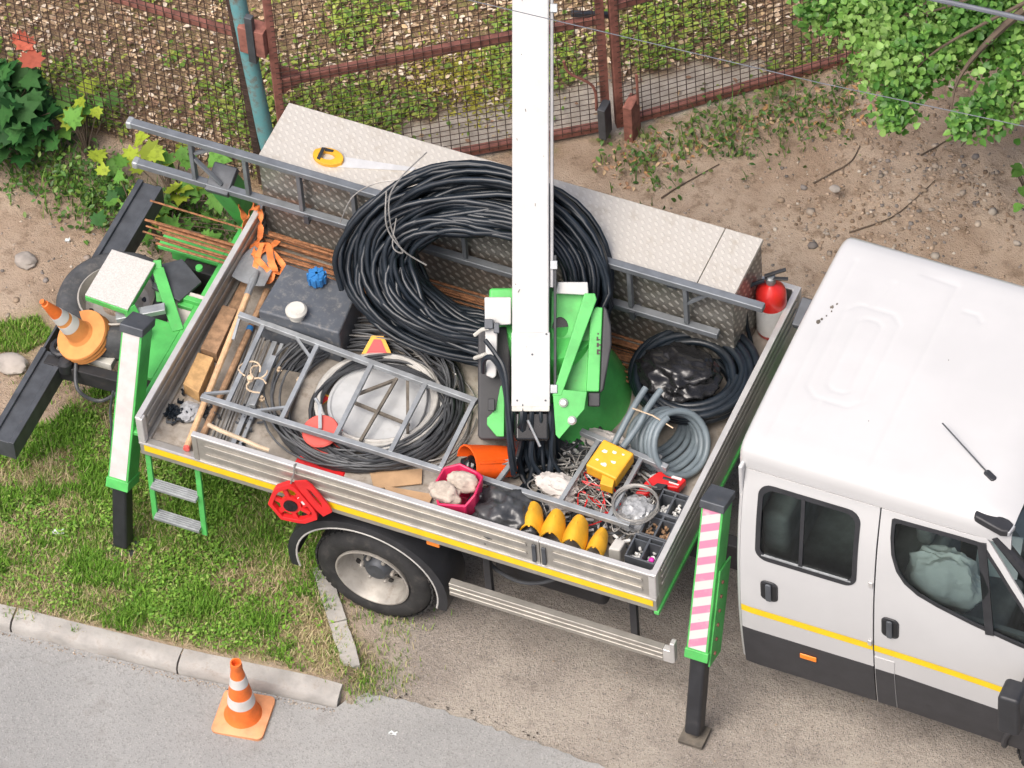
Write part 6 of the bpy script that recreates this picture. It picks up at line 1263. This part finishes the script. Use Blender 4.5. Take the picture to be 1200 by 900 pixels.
solo(blob((2.52, .92, 1.16), (.12, .05, .05), 7, 2.0, .4, 4, ridge=True), 'dirty_rag', 'rag', 'dirty pale rag at the foot of the green turret', 'rag')
for c, z, lb in (([(1.33, .27), (1.60, .40), (1.64, .30), (1.40, .17)], 1.112, 'flat piece of cardboard under the dark cables'), ([(1.46, .20), (1.74, .24), (1.75, .10), (1.50, .06)], 1.13, 'bent piece of cardboard along the side board left of the tub')): solo(MB().prism(c, z, z + .006), 'cardboard', 'cardboard', lb, 'cardboard', 'cardboard pieces')
# --- grey hose coil, small black coil with bag
hx = Vector((.70, -.32, .62)).normalized(); T = look(hx, (0, 0, 0), (0, 0, 1)).to_3x3(); pts = []
for k in range(7):
    for i in range(30):
        t = k + i / 30; a_ = 2 * math.pi * t; rr_ = .18 + .006 * math.sin(t * 2.1); p = Vector((2.985, .95, 1.31)) - hx * (.052 * t) + T @ Vector((rr_ * math.cos(a_), rr_ * math.sin(a_), 0)) + Vector((0, .006 * t, -.006 * t)); p.z = max(p.z, 1.125); pts.append(p)
gh = thing('hose_coil', 'coil of smooth grey conduit hose by the head board', 'hose coil', (2.9, .95, DZ))
MB().tube(pts, .0195, 9).build('hose', 'hose_grey', gh, smooth=60)
MB().tube(spline([(2.62, .80, 1.30), (2.64, .92, 1.36), (2.66, 1.06, 1.41), (2.68, 1.16, 1.44)], 5), .0195, 9).tube(spline([(2.68, .80, 1.32), (2.72, .93, 1.37), (2.74, 1.05, 1.42), (2.77, 1.17, 1.45)], 5), .0195, 9).build('hose_end', 'hose_grey', gh, smooth=60)
MB().tube([tuple(Vector((2.80, .97, 1.31)) + Vector((.13 * (t - .5) * 2, -.03 * (t - .5), .17 - .05 * abs(t - .5) - .03 * t)) for t in [k / 8])[0] for k in range(9)], .004, 5).build('tie', 'rope', gh)
solo(MB().tube(coil((2.83, 1.48, DZ), .285, 13, .0235, .065, .17, .97, .4, .015, seed=2), .0235, 8), 'hose_coil', 'pipe_black', 'coil of thick black hose lying flat by the head board', 'hose coil', smooth=60)
solo(blob((2.765, 1.43, 1.295), (.19, .15, .085), 12, 1.5, .42, 5, ridge=True), 'rubbish_bag', 'bag_black', 'shiny black plastic bag lying on the black hose coil', 'bag', smooth=120)
# --- fire extinguisher
fe = thing('fire_extinguisher', 'red fire extinguisher with black hose in the far front corner', 'fire extinguisher', (3.08, 2.03, DZ))
M = Matrix.Translation((3.09, 2.06, 0))
MB().lathe([(.08, DZ), (.09, DZ + .015), (.09, 1.43), (.084, 1.465), (.06, 1.50), (.03, 1.52), (.022, 1.53), (.022, 1.55), (.001, 1.55)], M, 32).build('cylinder', 'red_paint', fe)
MB().lathe([(.0912, 1.14), (.0912, 1.36)], M, 32, cap=False).build('label_band', 'label_white', fe)
MB().lathe([(.026, 1.53), (.03, 1.54), (.03, 1.58), (.02, 1.59), (.001, 1.59)], M, 14).build('valve', 'galv', fe); MB().bar((3.06, 2.04, 1.60), (3.17, 2.10, 1.64), .022, .012).bar((3.06, 2.04, 1.58), (3.19, 2.08, 1.585), .022, .012).build('lever', 'black_plastic', fe, bevel=.003)
MB().tube(spline([(3.06, 2.04, 1.56), (2.99, 1.98, 1.54), (2.985, 1.93, 1.45), (3.0, 1.90, 1.30), (3.04, 1.86, 1.20), (3.08, 1.80, 1.15)], 6), .013, 8).build('hose', 'pipe_black', fe)
solo(MB().box(2.93, 3.17, 1.72, 1.79, DZ, 1.13), 'timber_batten', 'wood_pale', 'short pale batten on the bed floor below the extinguisher', 'batten', bevel=.004)
# --- red spool side hung on the outside of the near board
rs = thing('red_spool_guard', 'red plastic spool guard with cut outs hung outside the near side board', 'spool guard', (1.02, -.05, 1.0))
ua = Vector((.545, 0, -.838)); va = Vector((-.78, -.22, -.50)).normalized(); va = (va - ua * va.dot(ua)).normalized(); na = ua.cross(va)
if na.y > 0: na = -na
MS = frame(ua, va, ua.cross(va), (1.075, -.035, 1.125)); zz0, zz1 = (-.012, .0) if ua.cross(va).y < 0 else (0, .012)
def R0(w_, h_, c=.05): return [(-w_ + c, 0), (w_ - c, 0), (w_, .02), (w_, h_ * .55), (w_ * .45, h_), (-w_ * .45, h_), (-w_, h_ * .55), (-w_, .02)]
octo = R0(.15, .23); ctr_ = (0, .115); n_ = 24
def ringpts(poly, c, k=n_): return [hit(poly, c, 2 * math.pi * i / k) for i in range(k)]
oo = ringpts(octo, ctr_)
MB().ring(oo, [(ctr_[0] + (x - ctr_[0]) * .80, ctr_[1] + (y - ctr_[1]) * .80) for x, y in oo], -.02, .02, MS).build('rim', 'red_plastic', rs, bevel=.002)
MB().ring([(.062 * math.cos(2 * math.pi * k / n_), ctr_[1] + .062 * math.sin(2 * math.pi * k / n_)) for k in range(n_)], [(.042 * math.cos(2 * math.pi * k / n_), ctr_[1] + .042 * math.sin(2 * math.pi * k / n_)) for k in range(n_)], -.012, .012, MS).build('hub_ring', 'red_plastic', rs)
MB().lathe([(.001, -.02), (.0418, -.02), (.0418, -.012)], MS @ Matrix.Translation((0, ctr_[1], 0)), 20).build('hub_core', 'bag_black', rs)
for k in range(6):
    a_ = R(20 + 60 * k); MB().bar(MS @ Vector((.060 * math.cos(a_), ctr_[1] + .060 * math.sin(a_), 0)), MS @ Vector((.128 * math.cos(a_), ctr_[1] + .105 * math.sin(a_), 0)), .026, .02, tuple(ua.cross(va))).build('spoke', 'red_plastic', rs)
MB().box(-.05, .05, .015, .055, -.004, .008, MS).build('web', 'red_plastic', rs); MB().box(-.03, .03, .022, .048, .0081, .0100, MS).box(-.03, .03, .022, .048, -.0062, -.0042, MS).build('label', 'label_white', rs)
fl_ = Vector((.62, .10, .45)).normalized(); fl_ = (fl_ - ua * fl_.dot(ua)).normalized(); MFl = frame(ua, fl_, ua.cross(fl_), (1.08, -.04, 1.13))
MB().ring(ringpts([(-.15, 0), (.15, 0), (.13, .10), (-.13, .10)], (0, .05)), ringpts([(-.08, .045), (.08, .045), (.08, .065), (-.08, .065)], (0, .05)), -.006, .006, MFl).build('flange', 'red_plastic', rs)
MB().tube([tuple(MS @ Vector((-.13, .03, 0))), (1.0, -.02, 1.30), (1.0, .0, 1.36), (1.0, .04, 1.33)], .006, 6).build('hook', 'wire_steel', rs)
# --- spare tyre, stacked round cones, road cone
sp_ = thing('spare_tyre', 'worn black spare tyre lying flat behind the tail board', 'tyre', (-.73, 1.17, .58))
MT = Matrix.Translation((-.735, 1.175, .80))
MB().lathe([(.226, -.015), (.245, .0), (.285, .010), (.325, .004), (.352, -.018), (.364, -.05), (.366, -.10), (.364, -.15), (.352, -.182), (.325, -.204), (.285, -.21), (.245, -.2), (.226, -.185)], MT, 48, loop=True).build('tyre', 'spare_rubber', sp_, smooth=40)
MB().lathe([(.226, -.19), (.222, -.02), (.232, .004), (.222, .008), (.206, -.03), (.19, -.08), (.15, -.10), (.10, -.085), (.09, -.085), (.09, -.12)], MT, 40, loop=True).build('rim', 'rim_steel', sp_, smooth=40)
nh = MB()
for k in range(10): nh.lathe([(.02, -.094), (.02, -.090), (.001, -.088)], MT @ Matrix.Translation((.165 * math.cos(R(36 * k)), .165 * math.sin(R(36 * k)), .0)), 10)
nh.build('rim_holes', 'bag_black', sp_)
ax = Vector((-.313, -.306, .896)).normalized(); MC = look(ax, (-.79, .88, .70), (1, 0, 0)); random.seed(2)
for k in range(3):
    t = thing('round_cone', ('faded orange round based cone, topmost of the stack on the beam', 'faded orange round based cone, middle of the stack on the beam', 'faded orange round based cone, lowest of the stack on the beam')[2 - k], 'cone', (-.775, .845, .66), group='cones stacked on the rear beam')
    Mk = MC @ Matrix.Translation((.003 * k, -.004 * k, .032 * k))
    if k < 2: MB().lathe([(.162, .0), (.166, .008), (.162, .024), (.14, .027), (.09, .03), (.08, .05)], Mk, 40).build('base', 'round_cone', t)
    else:
        MB().lathe([(.162, .0), (.166, .008), (.162, .024), (.14, .027), (.085, .034), (.074, .06)], Mk, 40).build('base', 'round_cone', t)
        rad = lambda z: .074 - (.074 - .022) * (z - .06) / .38
        for a_, b_, m_, dr in ((.06, .15, 'round_cone', 0), (.15, .215, 'cone_white', .0012), (.215, .245, 'round_cone', 0), (.245, .31, 'cone_white', .0012), (.31, .44, 'cone_orange', 0)): MB().lathe([(rad(a_) + dr, a_), (rad(b_) + dr, b_)] + ([(.012, .445), (.001, .43)] if b_ == .44 else []), Mk, 32).build('band' if 'white' in m_ else 'cone_wall', m_, t)
        MB().tube([tuple(Mk @ Vector((0, 0, .42))), tuple(Mk @ Vector((0, 0, .475)))], .016, 12).build('tip', 'cone_orange', t)
tc = thing('traffic_cone', 'orange and white traffic cone with a square base on the road', 'cone', (.945, -.855, .006))
MQ = Matrix.Translation((.945, -.855, .0125)) @ Matrix.Rotation(R(8), 4, 'Z')
sq = rrect(-.155, .155, -.155, .155, .035, 4)
v = [(x, y, 0) for x, y in sq] + [(x, y, .018 + .006 * math.sin(9 * x)) for x, y in sq] + [(x * .93, y * .93, .026 + .004 * math.sin(8 * x)) for x, y in sq] + [(x * .62, y * .62, .03) for x, y in sq]; n_ = len(sq)
MB().add(v, [tuple(range(n_ - 1, -1, -1)), tuple(range(3 * n_, 4 * n_))] + [(k * n_ + i, k * n_ + (i + 1) % n_, (k + 1) * n_ + (i + 1) % n_, (k + 1) * n_ + i) for k in range(3) for i in range(n_)], MQ).build('base', 'cone_faded', tc, smooth=50)
rad = lambda z: .098 - (.098 - .030) * (z - .03) / .46
for a_, b_, m_, dr in ((.03, .15, 'cone_orange', 0), (.15, .225, 'cone_white', .0015), (.225, .325, 'cone_orange', 0), (.325, .395, 'cone_white', .0015), (.395, .47, 'cone_orange', 0)):
    MB().lathe([(rad(a_) + dr, a_), (rad((a_ + b_) / 2) + dr, (a_ + b_) / 2), (rad(b_) + dr, b_)] if a_ > .03 else [(.112, .028), (.102, .045), (rad(.09), .09), (rad(b_), b_)], MQ, 36).build('band' if 'white' in m_ else 'cone_wall', m_, tc)
MB().lathe([(.034, .468), (.036, .475), (.033, .52), (.026, .52), (.024, .45), (.001, .45)], MQ, 24).build('collar', 'cone_orange', tc)

# crisp edges where sheet metal was given thickness
for o in list(bpy.data.objects):
    if any(m.type == 'SOLIDIFY' for m in o.modifiers):
        e = o.modifiers.new('crease', 'EDGE_SPLIT'); e.split_angle = R(50)
